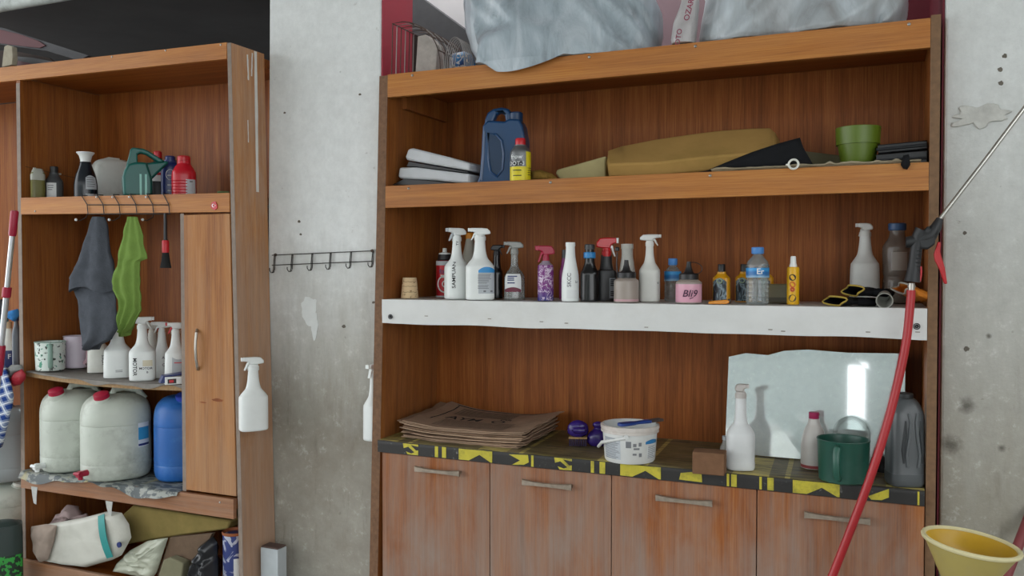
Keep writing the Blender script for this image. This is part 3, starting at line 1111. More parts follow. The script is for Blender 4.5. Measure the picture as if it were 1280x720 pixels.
stick_patch(s, FRONT + 0.55, hb * 0.12, hb * 0.24, 0.044, 'label_band', DKBLUE, t, off=0.0012)

# white rectangular canister lying behind the green jug
t = placed('canister', 'white rounded square canister standing left of the green jug', 'canister', 142, 2.835, zup(142), turn=0.25)
Ht = height(142, 200, 2.835, zup(142))
hw = half(47, 142, 2.835)
s = smooth_secs([(0, hw * .92, hw * .6, 4), (0.008, hw, hw * .68, 4.5), (Ht * .62, hw, hw * .68, 4.5), (Ht * .82, hw * .97, hw * .64, 4), (Ht * .94, hw * .84, hw * .55, 3.5), (Ht, hw * .62, hw * .40, 3)], 3)
bd_ = MB().se(s, 40).build('body', WHITE_DIRT, t)
MB().tube([(-hw * .75, -hw * .1, Ht * .80), (-hw * .6, -hw * .1, Ht * .93), (-hw * .2, -hw * .1, Ht * 1.0), (hw * .3, -hw * .1, Ht * 0.985)], 0.012, 10).build('handle', WHITE_DIRT, t)

# dark green measuring jug with top handle and spout
GREENJ = plain('dark_green_plastic', '0c5f57', 0.35, var=0.08)
GREENL = plain('pale_green_stripe', '8fd0c4', 0.4)
Yj = 2.68
t = placed('oil_jug', 'dark green jug with integral top handle and long spout pointing right', 'jug', 180, Yj, zup(180), turn=0.05)
P_ = ppm(180, Yj)


def jug_pts(pts, px0, Y, z):
    return [((px - px0) / P_, max(height(px0, py, Y, z), 0)) for px, py in pts]


def jm(pts, hy, name, mat, bev, par, px0=180, Y=Yj, z=None):
    return MB().prism(jug_pts(pts, px0, Y, zup(180) if z is None else z), -hy, hy).build(name, mat, par, bevel=bev, segs=3, smooth=50)


jm([(157, 252), (156, 223), (158, 215), (162.5, 207), (172, 204), (184, 204), (190, 224), (190, 252)], .046, 'body', GREENJ, .010, t)
jm([(172, 203.5), (186, 203.5), (206, 200.2), (210.5, 201.8), (205, 207.5), (196, 217), (190, 224), (176, 224)], .024, 'spout', GREENJ, .009, t)
jm([(160, 211), (164.5, 193), (165.5, 188), (168.5, 185.2), (180, 186.2), (186, 188.5), (206, 201), (198, 203), (184, 193.5), (177, 191.8), (173.5, 194), (174, 203), (176, 210)], .017, 'handle', GREENJ, .006, t)
m = MB()
for px in (176.5, 182.5):
    q0, q1 = jug_pts([(px, 246), (px, 219)], 180, Yj, zup(180))
    m = MB().prism([(q0[0] - .004, q0[1]), (q0[0] + .004, q0[1]), (q1[0] + .004, q1[1]), (q1[0] - .004, q1[1])], -.0468, -.0455)
    m.build('level_stripe', GREENL, t, smooth=0)

t, s, hb = bottle('additive_bottle', 'dark bottle with red screw cap standing behind the green jug spout', 'bottle', 198.5, 21, 189, 2.88, zup(198), [(0, 1, 3), (0.6, 1, 3), (0.8, 0.8, 2.5), (0.92, 0.5), (1, 0.46)], BLACK, ([(0, 0.018), (0.026, 0.018), (0.03, 0.015)], RED), flat=0.8)
stick_patch(s, FRONT + 0.1, hb * 0.46, hb * 0.68, 0.05, 'label', PAPER, t)
stick_patch(s, FRONT + 0.1, hb * 0.60, hb * 0.66, 0.05, 'label_band', RED, t, off=0.0012)
t, s, hb = bottle('coolant_bottle', 'navy blue bottle with pale ring emblem between dark bottle and red bottle', 'bottle', 214, 22, 195, 2.80, zup(214), [(0, 1, 2.6), (0.70, 1, 2.6), (0.86, 0.94, 2.4), (0.93, 0.7), (1, 0.66)], plain('navy_blue_bottle', '27356f', 0.3), ([(0, 0.021), (0.014, 0.021), (0.018, 0.018)], NAVY), flat=0.8)
m = MB()
r0 = polar(*sec_at(s, hb * .6)[1:4], FRONT)
ringp = []
for i in range(20):
    a = 2 * PI * i / 20
    ringp.append(surf(s, FRONT + 0.016 * math.cos(a) / r0, hb * .62 + 0.022 * math.sin(a), 0.0012))
m.tube(ringp, 0.0013, 5, True)
m.build('ring_emblem', PAPER, t)
stick_patch(s, FRONT, hb * 0.02, hb * 0.12, 0.05, 'label_band', SKY_BLUE, t, off=0.0008)
stick_lines(s, FRONT + .1, [hb * q for q in (0.60, 0.36, 0.22)], 0.028, 0.006, 'label_print', LABEL_GREY, t, rag=0.4)
t, s, hb = bottle('coolant_bottle', 'red ribbed bottle with white label at right end of the upper left row', 'bottle', 231, 29, 195, 2.72, zup(231), [(0, 0.96, 2.8), (0.02, 1, 2.8), (0.60, 1, 2.6), (0.76, 0.86, 2.3), (0.90, 0.58), (0.94, 0.54), (1, 0.54)], plain('bright_red_bottle', 'c2182a', 0.28, var=0.06), ([(0, 0.026), (0.016, 0.026), (0.02, 0.023)], RED), flat=0.85)
stick_patch(s, FRONT + 0.62, hb * 0.03, hb * 0.48, 0.042, 'label', LABEL_GREY, t)
stick_lines(s, FRONT + 0.62, [hb * .42], 0.012, 0.006, 'label_print', PRINT, t)
m = MB()
for q in (0.12, 0.2, 0.28, 0.36, 0.44):
    m.tube([surf(s, FRONT - 1.2 + 1.5 * i / 12, hb * q, 0.0004) for i in range(13)], 0.0016, 5)
m.build('rib', plain('red_rib', 'c2182a', 0.25), t)
p = onz(283, 240, zup(283))
q = placed('sponge', 'small green sponge lying at the right end of the upper left shelf', 'sponge', 281, 2.66, zl(1.797, XX(281, 2.66)) + 0.0005)
MB().box(-0.026, 0.020, -0.02, 0.02, 0, 0.018).build('foam', plain('green_foam', '5d7048', 0.9, bump=0.4), q, bevel=0.004)
MB().box(0.021, 0.030, -0.018, 0.018, 0, 0.014).build('scouring_pad', plain('dark_scourer', '2c2a26', 0.95, bump=0.4), q, bevel=0.003)

# ------------------------------------------------------------------ over-shelf hook rack and what hangs from it
yr = YL - 0.008
rk = thing('hook_rack', 'dark wire hook rack hooked over the upper left shelf edge', 'hook rack', (XX(158, yr), yr, 1.73))


def rp_(px, py, Y=yr):
    return at(px, py, Y)


m = MB()
m.tube([rp_(109, 256), rp_(211, 256)], 0.0022, 6)
wpart(m, 'top_wire', WIRE, rk)
m = MB()
m.tube([rp_(109, 267.5), rp_(213, 267.5)], 0.0022, 6)
wpart(m, 'bottom_wire', WIRE, rk)
for i, px in enumerate((110, 130, 150, 171, 192, 212)):
    m = MB()
    m.tube([Vector((rp_(px - 8.5, 246).x, YL + 0.022, zl(1.80, rp_(px - 9, 246).x) + 0.0045)), Vector((rp_(px - 8.5, 246).x, yr, zl(1.80, rp_(px - 8.5, 246).x) + 0.004)), rp_(px - 1.2, 255.5), rp_(px, 267)], 0.0019, 6)
    hk = wpart(m, 'hanger_wire', WIRE, rk)
    if 0 < i < 5:
        e = MB().se([(-0.004, 0.001), (-0.003, 0.003), (0, 0.0042), (0.003, 0.003), (0.004, 0.001)], 8, M=Matrix.Translation(rp_(px - 9.5, 246.3)))
        wpart(e, 'white_tip', WHITE, hk).location = (0, 0, 0)
for px in (101, 142.5, 184):
    m = MB()
    a = rp_(px + 8, 268)
    b = rp_(px, 275)
    m.tube([a, a + Vector((0, -0.004, -0.012)), Vector((b.x + 0.012, yr - 0.014, b.z - 0.004)), Vector((b.x, yr - 0.022, b.z))], 0.0019, 6)
    hk = wpart(m, 'hook', WIRE, rk)
    e = MB().se([(-0.0055, 0.001), (-0.004, 0.0045), (0, 0.006), (0.004, 0.0045), (0.0055, 0.001)], 10, M=Matrix.Translation(Vector((b.x, yr - 0.023, b.z))))
    wpart(e, 'white_tip', WHITE, hk).location = (0, 0, 0)


def draped(name, label, Y, rows, thick, folds, mat, seed=0.0, cat='cloth', amp=0.35, n=56, under=None, part='fabric'):
    "hanging cloth: rows of (py, left px, right px); a closed folded tube, flattened front to back"
    z0 = at(rows[0][1], rows[0][0], Y)
    base = Vector((XX((rows[0][1] + rows[0][2]) / 2, Y), Y, at(rows[-1][1], rows[-1][0], Y).z))
    t = under or thing(name, label, cat, base)
    rs = []
    fine = []
    for a, b in zip(rows, rows[1:]):
        for j in range(4):
            u = j / 4
            fine.append(tuple(p + (q - p) * u for p, q in zip(a, b)))
    fine.append(rows[-1])
    for i, (py, pl, pr) in enumerate(fine):
        a, b = at(pl, py, Y), at(pr, py, Y)
        cx, hw = (a.x + b.x) / 2, (b.x - a.x) / 2
        t_ = i / (len(fine) - 1)
        ring = []
        for j in range(n):
            th = 2 * PI * j / n
            ph = folds * th + seed + 1.6 * noise.noise(Vector((t_ * 2.4, math.cos(th), seed)))
            f = 1 + amp * (0.35 + 0.65 * t_) * math.sin(ph)
            x = cx + hw * math.cos(th)
            y = Y + thick * (0.55 + 0.75 * t_) * math.sin(th) * f
            zz = a.z + (b.z - a.z) * (math.cos(th) + 1) / 2 + (0.012 * t_ * math.sin(3 * th + seed) if i == len(fine) - 1 else 0)
            d = 0.004 * noise.noise(Vector((x * 18, y * 18, a.z * 18))) + 0.003 * noise.noise(Vector((x * 45, y * 45, a.z * 28)))
            ring.append(Vector((x + d, y + d, zz)))
        rs.append(ring)
    return t, wpart(MB().rings(rs), part, mat, t, smooth=80)


GREYT = plain('grey_microfibre', '50545b', 0.98, var=0.22, scale=30, bump=0.5, spec=0.1)
tw, _ = draped('towel', 'dark grey microfibre towel hanging at the left of the wire hook rack', 2.562, [(271, 117, 130), (285, 112, 133), (310, 104, 137), (330, 96, 141), (347, 88, 144), (362, 89, 146)], 0.028, 5, GREYT, 1.0, 'towel')
draped('towel', '', 2.575, [(352, 90, 146), (375, 97, 146), (400, 99, 147), (412, 101, 147), (424, 104, 138), (434, 106, 120)], 0.026, 4, GREYT, 2.0, 'towel', under=tw, part='lower_fold')
LIME = plain('lime_green_microfibre', '6f8a44', 0.95, var=0.16, scale=26, bump=0.4, spec=0.1)
draped('cloth', 'lime green microfibre cloth hanging in the middle of the hook rack', 2.50, [(271, 160, 172), (285, 156, 176), (305, 151, 180), (323, 147, 183.5), (327, 146, 176), (340, 143, 175), (352, 140, 174), (362, 141, 175), (375, 148, 177), (388, 148, 177), (400, 148, 169), (410, 150, 164), (417, 153, 158)], 0.014, 7, LIME, 0.5, 'cloth', 0.8)
# small paint brush on the rack
b0 = rp_(208.5, 268)
t = thing('detailing_brush', 'black brush with red ferrule hanging from the right end of hook rack', 'brush', (b0.x, yr - 0.008, at(208, 335, yr).z))
hz = b0.z - t.location.z
P_ = ppm(208, yr)
MB().se([(20 / P_, 0.0062), (24 / P_, 0.0072), (60 / P_, 0.0058), (hz + 0.004, 0.0052)], 14).build('handle', BLACK, t)
MB().se([(19 / P_, 0.0125), (22 / P_, 0.0135), (33 / P_, 0.0135), (34.5 / P_, 0.0115)], 18).build('ferrule', RED, t)
MB().se([(0, 0.025, 0.014), (0.004, 0.0255, 0.0145), (10 / P_, 0.018, 0.013), (19.5 / P_, 0.012)], 20).build('bristles', plain('black_bristle', '141414', 0.9, bump=0.5), t)

# ------------------------------------------------------------------ middle left shelf
def zmid(px, Y):
    x = XX(px, Y)
    return max(midz(x - 0.05), midz(x), midz(x + 0.05)) + 0.0010


MUGW = N('flowered_mug')
v = MUGW.mapped((1, 1, 1))
sp = MUGW.ramp(MUGW.noise(v, 62, 2, 0.5), [(0.60, 0.0), (0.64, 1.0)])
lf = MUGW.ramp(MUGW.noise(v, 38, 2, 0.5), [(0.62, 0.0), (0.66, 1.0)])
MUGW.col(MUGW.mix(sp, MUGW.mix(lf, 'dce6e0', '4f9a80'), '3c4a40'))
MUGW = MUGW.set(0.35)


def mug(label, px, wpx, top, Y, z, mat, hmat, hang, inner=None, name='mug', taper=0.95, cat='mug', lipmat=None):
    t = placed(name, label, cat, px, Y, z)
    H = height(px, top, Y, z)
    r = half(wpx, px, Y)
    m = MB()
    s = [(0, r * taper * .94), (0.004, r * taper), (H * .96, r), (H, r * 1.02), (H, r * .96), (H - 0.01, r * .93), (0.008, r * taper * .9), (0.006, 0.002)]
    m.se(s, 40).build('body', mat, t)
    d = Vector((math.cos(hang), math.sin(hang), 0))
    path = [d * (r * .95) + Vector((0, 0, H * .90)), d * (r * 1.25) + Vector((0, 0, H * .88)), d * (r * 1.38) + Vector((0, 0, H * .74)), d * (r * 1.36) + Vector((0, 0, H * .35)), d * (r * 1.22) + Vector((0, 0, H * .2)), d * (r * .92) + Vector((0, 0, H * .16))]
    MB().tube(path, 0.010, 10).build('handle', hmat, t)
    MB().tube([(r * 1.005 * math.cos(a), r * 1.005 * math.sin(a), H) for a in [2 * PI * i / 40 for i in range(40)]], 0.0022, 6, True).build('rim', lipmat or mat, t)
    return t, s, H


MUGG = plain('sage_green_plastic', '8aa79b', 0.4)
mug('white measuring mug with green leaf pattern and sage handle at shelf left end', 61.5, 35, 427, 2.635, zmid(61, 2.635), MUGW, MUGG, FRONT - 0.0, lipmat=MUGG)
PINKISH = plain('pale_lilac_plastic', 'dacfdc', 0.35, var=0.06)
PINKH = plain('pale_pink_plastic', 'dcb6c0', 0.4)
mug('pale lilac plastic mug with pink handle behind the flowered mug', 94, 29, 420, 2.755, zmid(94, 2.755), PINKISH, PINKH, FRONT + 0.75, lipmat=PINKISH)
Y_ = 2.72
t, s = spray('white spray bottle half hidden by the grey towel, lettering on its right edge', 122, 26, 402, Y_, zmid(122, Y_), 1, WHITE_OLD, NATURAL, SPRAY_C, 12, flat=0.7, long=0.7)
stick_text('VOKS', 0.017, s, FRONT + 0.55, 0.055, 'lettering', INK, t, vertical=1)
Y_ = 2.66
t, s = spray('wide white spray bottle under the green cloth, with a small print stamp', 146, 33, 400, Y_, zmid(146, Y_), 1, WHITE, NATURAL, SPRAY_C, 12, flat=0.7, long=0.7)
stick_lines(s, FRONT + 0.1, [0.026, 0.032], 0.025, 0.0022, 'small_print', PRINT, t)
Y_ = 2.635
t, s = spray('white spray bottle hand lettered MOTOR on the middle left shelf', 177, 31, 396, Y_, zmid(177, Y_), 1, WHITE, WHITE, SPRAY_A, 14, flat=0.8, turn=-0.1, long=1.1)
stick_text('MOTOR', 0.020, s, FRONT - 0.55, 0.058, 'lettering', INK, t, vertical=-1)
stick_text('MOTOR', 0.013, s, FRONT + 0.35, 0.052, 'lettering', INK, t)
stick_text('B', 0.011, s, FRONT + 0.5, 0.036, 'lettering', INK, t)
stick_patch(s, FRONT + 0.5, 0.060, 0.085, 0.035, 'tape_patch', plain('cream_tape', 'd8d0b8', 0.6), t)
Y_ = 2.84
spray('white spray bottle with red trigger standing behind the MOTOR bottle', 190, 24, 403, Y_, zmid(190, Y_), 1, WHITE_OLD, WHITE_OLD, SPRAY_B, 13, lever=RED, flat=0.75)
Y_ = 2.735
t, s = spray('slim white spray bottle between the MOTOR bottle and the labelled one', 201.5, 20, 402, Y_, zmid(201, Y_), -1, WHITE, WHITE, SPRAY_B, 13, flat=0.8)
stick_text('A', 0.016, s, FRONT + 0.2, 0.085, 'lettering', PRINT, t)
stick_text('C', 0.016, s, FRONT + 0.2, 0.055, 'lettering', PRINT, t)
Y_ = 2.665
t, s = spray('white spray bottle with grey label and red mark beside the narrow door', 219, 27, 403, Y_, zmid(219, Y_), -1, WHITE, WHITE, SPRAY_C, 13, lever=RED, flat=0.7)
stick_patch(s, FRONT + 0.35, 0.010, 0.088, 0.052, 'label', LABEL_GREY, t, round_top=-0.01)
stick_lines(s, FRONT + 0.25, [0.075], 0.03, 0.004, 'red_print', RED, t)
# carton with navy top and white front
t = placed('carton', 'small white and navy carton lying at the front beside the narrow door', 'box', 219, 2.585, zmid(219, 2.585), turn=0.15)
MB().box(-0.045, 0.035, -0.028, 0.03, 0, 0.030).build('box', WHITE, t, bevel=0.002)
MB().prism([(-0.062, 0.006), (-0.05, 0.034), (0.04, 0.044), (0.04, 0.037), (-0.04, 0.028), (-0.045, 0.006)], -0.02, 0.035).build('navy_lid', NAVY, t, bevel=0.001)
MB().box(-0.036, -0.004, -0.0288, -0.028, 0.004, 0.022).build('printed_panel', BLACK, t, smooth=0)
MB().box(-0.030, -0.014, -0.0294, -0.0288, 0.008, 0.018).build('red_print', RED, t, smooth=0)
MB().box(0.016, 0.035, -0.0288, -0.028, 0.004, 0.022).build('printed_panel', NAVY, t, smooth=0)


# ------------------------------------------------------------------ jerrycans
def jerrycan(label, x, Y, z, r, H, mat, capmat, capd, hdir, name='jerrycan', n=2.5, dents=True, handle=True, rr=1.0):
    t = thing(name, label, 'jerrycan', (x, Y, z), face_cam(x, Y) + PI / 2)
    s = smooth_secs([(0, r * .86, r * .86 * rr, n), (0.010, r * .95, r * .95 * rr, n), (0.035, r, r * rr, n), (H * .17, r, r * rr, n), (H * .185, r * .985, r * .985 * rr, n), (H * .20, r, r * rr, n), (H * .60, r, r * rr, n), (H * .615, r * .985, r * .985 * rr, n), (H * .63, r, r * rr, n), (H * .74, r * .985, r * .985 * rr, n), (H * .84, r * .90, r * .9 * rr, n), (H * .91, r * .70, r * .7 * rr, 2.6), (H * .94, r * .42, r * .42 * rr, 2.3), (H * .945, r * .1, r * .1 * rr, 2)], 3)
    MB().se(s, 44).build('body', mat, t)
    c = Vector((capd * r, -r * 0.52, 0))
    ln = math.sqrt(c.x ** 2 + c.y ** 2)
    M = Matrix.Translation((c.x, c.y, H * .875)) @ Matrix.Rotation(R(12) * (1 if capd > 0 else -1), 4, 'Y') @ Matrix.Rotation(R(16), 4, 'X')
    MB().se([(0, 0.037), (H * .055, 0.033), (H * .06, 0.028)], 24, M=M).build('neck', mat, t)
    MB().se([(H * .05, 0.027), (H * .052, 0.031), (H * .105, 0.030), (H * .11, 0.026)], 28, M=M).build('cap', capmat, t)
    if handle:
        hx = 0.75 * r * (-1 if capd > 0 else 1)
        MB().tube([(capd * r * .2, 0, H * .93), (capd * r * .1, 0, H * .985), (hx * .3, 0, H), (hx * .8, 0, H * .97), (hx * 1.05, 0, H * .86)], [0.016, 0.014, 0.013, 0.015, 0.018], 10, flat=1.0).build('handle', mat, t)
    return t, s, H


CANW = plain('grimy_white_polythene', 'c3cabf', 0.42, var=0.16, scale=7, dirt='77796e', dirt_amt=0.75, bump=0.1)
CANB = plain('scuffed_blue_polythene', '2363b0', 0.4, var=0.15, scale=8, dirt='6aa0d8', dirt_amt=0.4)
ZB = 0.6465


def tap(t, s, th, z, mat, hmat):
    p = surf(s, th, z)
    d = Vector((math.cos(th), math.sin(th), 0))
    tp = MB().tube([p - d * 0.004, p + d * 0.045], [0.013, 0.012], 12).build('tap', mat, t)
    MB().tube([p + d * 0.030 + Vector((0, 0, 0.012)), p + d * 0.030 + Vector((0, 0, -0.022))], [0.012, 0.009], 10).build('tap_spout', mat, tp)
    e = Vector((-d.y, d.x, 0))
    MB().tube([p + d * 0.045 - e * 0.016 + Vector((0, 0, 0.004)), p + d * 0.045 + e * 0.016 + Vector((0, 0, 0.004))], 0.007, 10).build('tap_lever', hmat, tp)


t, s, H = jerrycan('large dirty white jerrycan with red cap and white tap, leftmost of three', -3.262, 2.675, ZB, 0.130, 0.362, CANW, CRIMSON, -0.45, 1)
tap(t, s, FRONT - 0.95, 0.035, WHITE, WHITE)
t, s, H = jerrycan('large white jerrycan with red cap, red tap and blue label, middle of three', -2.972, 2.645, ZB, 0.137, 0.366, CANW, CRIMSON, -0.35, 1)
tap(t, s, FRONT - 0.85, 0.040, CRIMSON, CRIMSON)
stick_patch(s, FRONT + 0.80, H * .36, H * .63, 0.060, 'label', PAPER, t)
stick_patch(s, FRONT + 0.80, H * .44, H * .58, 0.058, 'label_blue', plain('cyan_print', '3f9bc8', 0.5), t, off=0.0012)
stick_patch(s, FRONT + 0.80, H * .37, H * .395, 0.058, 'label_blue', NAVY, t, off=0.0012)
t, s, H = jerrycan('blue jerrycan with blue screw cap beside the narrow door', -2.690, 2.745, ZB, 0.122, 0.362, CANB, plain('violet_blue_cap', '2f48b4', 0.4), 0.0, 1)

# printed foil liner under the jerrycans
k = N('printed_foil_liner')
v = k.mapped((1, 1, 1))
n1 = k.noise(k.mapped((1.0, 2.6, 1.0), rot=(0, 0, 0.5)), 22, 3, 0.55)
n2 = k.noise(v, 9, 3, 0.5, 1.0)
c = k.mix(k.ramp(n1, [(0.47, 0.0), (0.53, 1.0)]), '4a5254', '8b8f88')
c = k.mix(k.ramp(n2, [(0.60, 0.0), (0.66, 0.8)]), c, 'a59c6c')
k.col(c)
FOIL = k.set(0.45)
lx0, lx1 = XPL + 0.004, XDV - 0.02
mb_ = MB()


def foil(u, v):
    x = lx0 + (lx1 - lx0) * u
    ov = 0.012 + 0.030 * max(0, math.sin(u * 9.0 + 0.6)) + 0.012 * noise.noise(Vector((u * 9, 0, 7)))
    if v < 0.35:
        t_ = 1 - v / 0.35
        return (x, YL - 0.021 - 0.016 * t_ - 0.008 * t_ * math.sin(u * 23), 0.6445 - ov * t_ ** 1.3 + 0.004 * math.sin(u * 31) * t_)
    t_ = (v - 0.35) / 0.65
    return (x, YL - 0.020 + (YLB - YL + 0.01) * t_, 0.6445 + 0.0008 * math.sin(u * 40 + t_ * 9))


wpart(mb_.grid(foil, 80, 14, 0.0012), 'shelf_liner', FOIL, lu, smooth=60)


# ------------------------------------------------------------------ bottom left compartment
ZBB = 0.2405


def crumple(name, label, cat, poly, Y0, thick, mat, seed, amp=0.012, freq=14, group=None, part='sheet', rz=0, sub=5, under=None, stretch=(1, 1, 1), pillow=0.75, floor=None):
    "a crumpled solid: outline at a depth, given thickness, pillowed and wrinkled"
    pts = [at(px, py, Y0) for px, py in poly]
    if floor is not None:
        pts = [Vector((p.x, p.y, max(p.z, floor))) for p in pts]
    cx = sum(p.x for p in pts) / len(pts)
    cz = sum(p.z for p in pts) / len(pts)
    zmin = min(p.z for p in pts)
    t = under or thing(name, label, cat, (cx, Y0, zmin), 0, group)
    per = []
    for a, b in zip(pts, pts[1:] + pts[:1]):
        n = max(2, int((b - a).length / 0.012))
        per += [a + (b - a) * (j / n) for j in range(n)]
    rs = []
    L = 9
    for i in range(L + 1):
        f = i / L
        ring = []
        for p in per:
            x, z = cx + (p.x - cx) * (1 - f ** 1.0), cz + (p.z - cz) * (1 - f ** 1.0)
            bul = thick / 2 * (1 - (1 - f) ** 2.6) ** pillow
            q = Vector((x * freq * stretch[0] + seed, seed * 2, z * freq * stretch[2]))
            d = amp * (noise.noise(q) + 0.5 * noise.noise(q * 2.3) + 0.9 * (0.4 - abs(noise.noise(q * 1.3 + Vector((9, 1, 4))))))
            ring.append((x, bul + d * min(1, f * 5 + 0.25), z))
        rs.append(ring)
    front = [[Vector((x, Y0 - b, z)) for x, b, z in r] for r in rs]
    back = [[Vector((x, Y0 + abs(b) * 0.7 + 0.001, z)) for x, b, z in r] for r in rs]
    m = MB().rings(back[::-1] + front, (True, True))
    return t, wpart(m, part, mat, t, smooth=70)


def slab(name, label, cat, poly, Y0, Y1, mat, bevel=0.006, part='foam', floor=None, under=None):
    pts = [at(px, py, Y0) for px, py in poly]
    if floor is not None:
        pts = [Vector((p.x, p.y, max(p.z, floor))) for p in pts]
    t = under or thing(name, label, cat, (sum(p.x for p in pts) / len(pts), (Y0 + Y1) / 2, min(p.z for p in pts)))
    m = MB().prism([(p.x, p.z) for p in pts], Y0, Y1)
    return t, wpart(m, part, mat, t, bevel=bevel, smooth=40)


BAGW = plain('off_white_woven_bag', 'c6c6bc', 0.6, var=0.1, scale=6, dirt='8f887a', dirt_amt=0.45)
t, b = crumple('feed_bag', 'off-white plastic bag with a teal stripe lying in the lower left compartment', 'bag', [(41, 658), (60, 655), (100, 648), (136, 639), (152, 641), (161, 655), (164, 672), (152, 694), (140, 700), (108, 709), (80, 706), (50, 702)], 2.565, 0.06, BAGW, 1.0, 0.007, 9, part='sack', pillow=0.07, floor=.2575)
TEAL = plain('teal_stripe', '2f8f8c', 0.5)
pf = [at(x, y, 2.526) for x, y in ((120, 646), (128, 643), (139, 697), (131, 699))]


def onbag(u, v):
    a = pf[0].lerp(pf[1], u)
    c = pf[3].lerp(pf[2], u)
    q = a.lerp(c, v)
    q.y = 2.5245 + 0.012 * abs(2 * v - 1) ** 2
    return q


wpart(MB().grid(onbag, 3, 12, 0.0012), 'teal_stripe', TEAL, t, smooth=60)
q = at(149, 681, 2.532)
wpart(MB().se([(-0.003, 0.011), (0.003, 0.011)], 20, M=Matrix.Translation(q) @ Matrix.Rotation(PI / 2, 4, 'X')), 'eyelet', NAVY, t)
BEIGE = plain('dusty_beige_cloth', 'a39488', 0.95, var=0.2, scale=15, bump=0.3, spec=0.1)
crumple('', '', '', [(39, 658), (58, 655), (71, 657), (66, 680), (60, 700), (50, 703), (44, 690)], 2.525, 0.05, BEIGE, 5.0, 0.010, 18, under=t, part='folded_flap')
PINKC = plain('dusty_pink_cloth', 'b09c9a', 0.95, var=0.2, scale=20, bump=0.3, spec=0.1)
crumple('rag', 'dusty pink rag crumpled behind the off-white bag with teal stripe', 'rag', [(62, 657), (70, 643), (80, 640), (84, 631), (92, 632), (99, 645), (108, 642), (112, 652), (96, 662), (70, 665)], 2.66, 0.07, PINKC, 3.3, 0.034, 26, part='cloth')
OLF = plain('olive_upholstery_foam', '8a7a4a', 0.95, var=0.2, scale=12, bump=0.3, spec=0.1, dirt='6d6638', dirt_amt=0.4)
slab('foam_block', 'long olive foam wedge lying across the lower left compartment', 'foam', [(143, 652), (165, 632), (288, 651), (284, 662), (230, 669), (150, 682)], 2.63, 2.80, OLF, 0.008)
SHEETP = plain('crumpled_clear_sheeting', 'b7bba9', 0.35, var=0.2, scale=10)
crumple('plastic_sheet', 'crumpled pale plastic sheeting under the olive foam wedge', 'plastic sheet', [(145, 706), (162, 688), (185, 676), (210, 672), (204, 690), (196, 715), (190, 735), (150, 735), (141, 718)], 2.59, 0.05, SHEETP, 6.0, 0.020, 22, part='sheeting', stretch=(0.6, 1, 2.2), floor=.2575)
CARD = plain('brown_chipboard', '6a5644', 0.95, var=0.2, scale=40, bump=0.3)
slab('board_offcut', 'brown chipboard offcut leaning below the right end of foam wedge', 'board', [(212, 672), (265, 667), (248, 698), (236, 716), (230, 728), (195, 728)], 2.60, 2.622, CARD, 0.002, 'board', floor=.2575)
slab('foam_pad', 'small grey-olive foam pad at the foot of the brown offcut', 'foam', [(204, 700), (212, 697), (229, 704), (226, 728), (195, 728)], 2.555, 2.595, plain('grey_olive_foam', '78755c', 0.9, var=0.15, bump=0.3), 0.005, floor=.2575)
BLKBAG = plain('black_bin_bag', '26282c', 0.25, var=0.2)
crumple('bin_bag', 'crumpled black bin bag between the brown offcut and the paint can', 'bag', [(233, 735), (244, 700), (258, 676), (266, 671), (271, 678), (273, 735)], 2.58, 0.10, BLKBAG, 9.0, 0.02, 26, part='bag', floor=.2575)
# rusty blue and white can
t = placed('paint_can', 'blue and white printed can with a rusty rim in the lower left compartment', 'can', 288.5, 2.575, ZBB, x=-2.315)
t.location.x = XX(290, 2.61)
t.location.y = 2.61
Ht = height(289, 665, 2.59, ZBB)
k = N('blue_white_can_print')
vv = k.mapped((1, 1, 1))
k.col(k.mix(k.ramp(k.noise(vv, 20, 3, 0.5, 0.8), [(0.53, 0.0), (0.56, 1.0)]), '39457f', 'b8bccb'))
CANP = k.set(0.4, 0.2)
s = [(0, 0.040), (0.004, 0.042), (Ht - .02, 0.042), (Ht - .012, 0.042)]
MB().se(s, 36).build('body', CANP, t)
RUST = plain('rusty_steel', '9a5a35', 0.7, 0.3, var=0.35, scale=60)
MB().se([(Ht - .012, 0.0425), (Ht - .010, 0.0445), (Ht - .002, 0.0445), (Ht, 0.043), (Ht - .004, 0.041), (Ht - .025, 0.040), (Ht - .026, 0.001)], 36, caps=(False, True)).build('rim', RUST, t)
stick_patch(s, FRONT + 0.2, Ht * .35, Ht * .62, 0.022, 'label', PAPER, t)

# ------------------------------------------------------------------ left bay at the edge of the photograph
t, s, H = jerrycan('white jerrycan under another at far left edge, beside the green container', -3.80, 2.76, ZBB, 0.14, 0.285, CANW, WHITE_OLD, 0.3, 1, handle=False)
t, s, H = jerrycan('translucent jerrycan with red cap stacked on another at far left edge', -3.80, 2.76, ZBB + 0.291, 0.14, 0.35, plain('bluish_white_polythene', '9fa9ab', 0.4, var=0.1, scale=8), CRIMSON, 0.55, 1)
t = placed('container', 'dark green plastic container on the bottom board at far left edge', 'container', -2, 2.54, 0.257)
t.location = (XX(-14, 2.41), 2.41, 0.0)
DG = plain('dark_green_container', '2f3d3a', 0.4)
MB().se(smooth_secs([(0, .10, .055, 5), (.01, .11, .06, 5), (.40, .11, .06, 5), (.44, .10, .05, 4), (.455, .07, .03, 3)], 3), 36).build('body', DG, t)
s_ = smooth_secs([(0, .10, .055, 5), (.01, .11, .06, 5), (.40, .11, .06, 5)], 3)
k = N('green_leaf_print')
vv = k.mapped((1, 1, 1))
k.col(k.mix(k.ramp(k.noise(vv, 55, 2, 0.5), [(0.50, 0.0), (0.54, 1.0)]), '1d3324', '35a040'))
stick_patch(s_, FRONT + 0.45, 0.14, 0.32, 0.10, 'leaf_label', k.set(0.5), t)
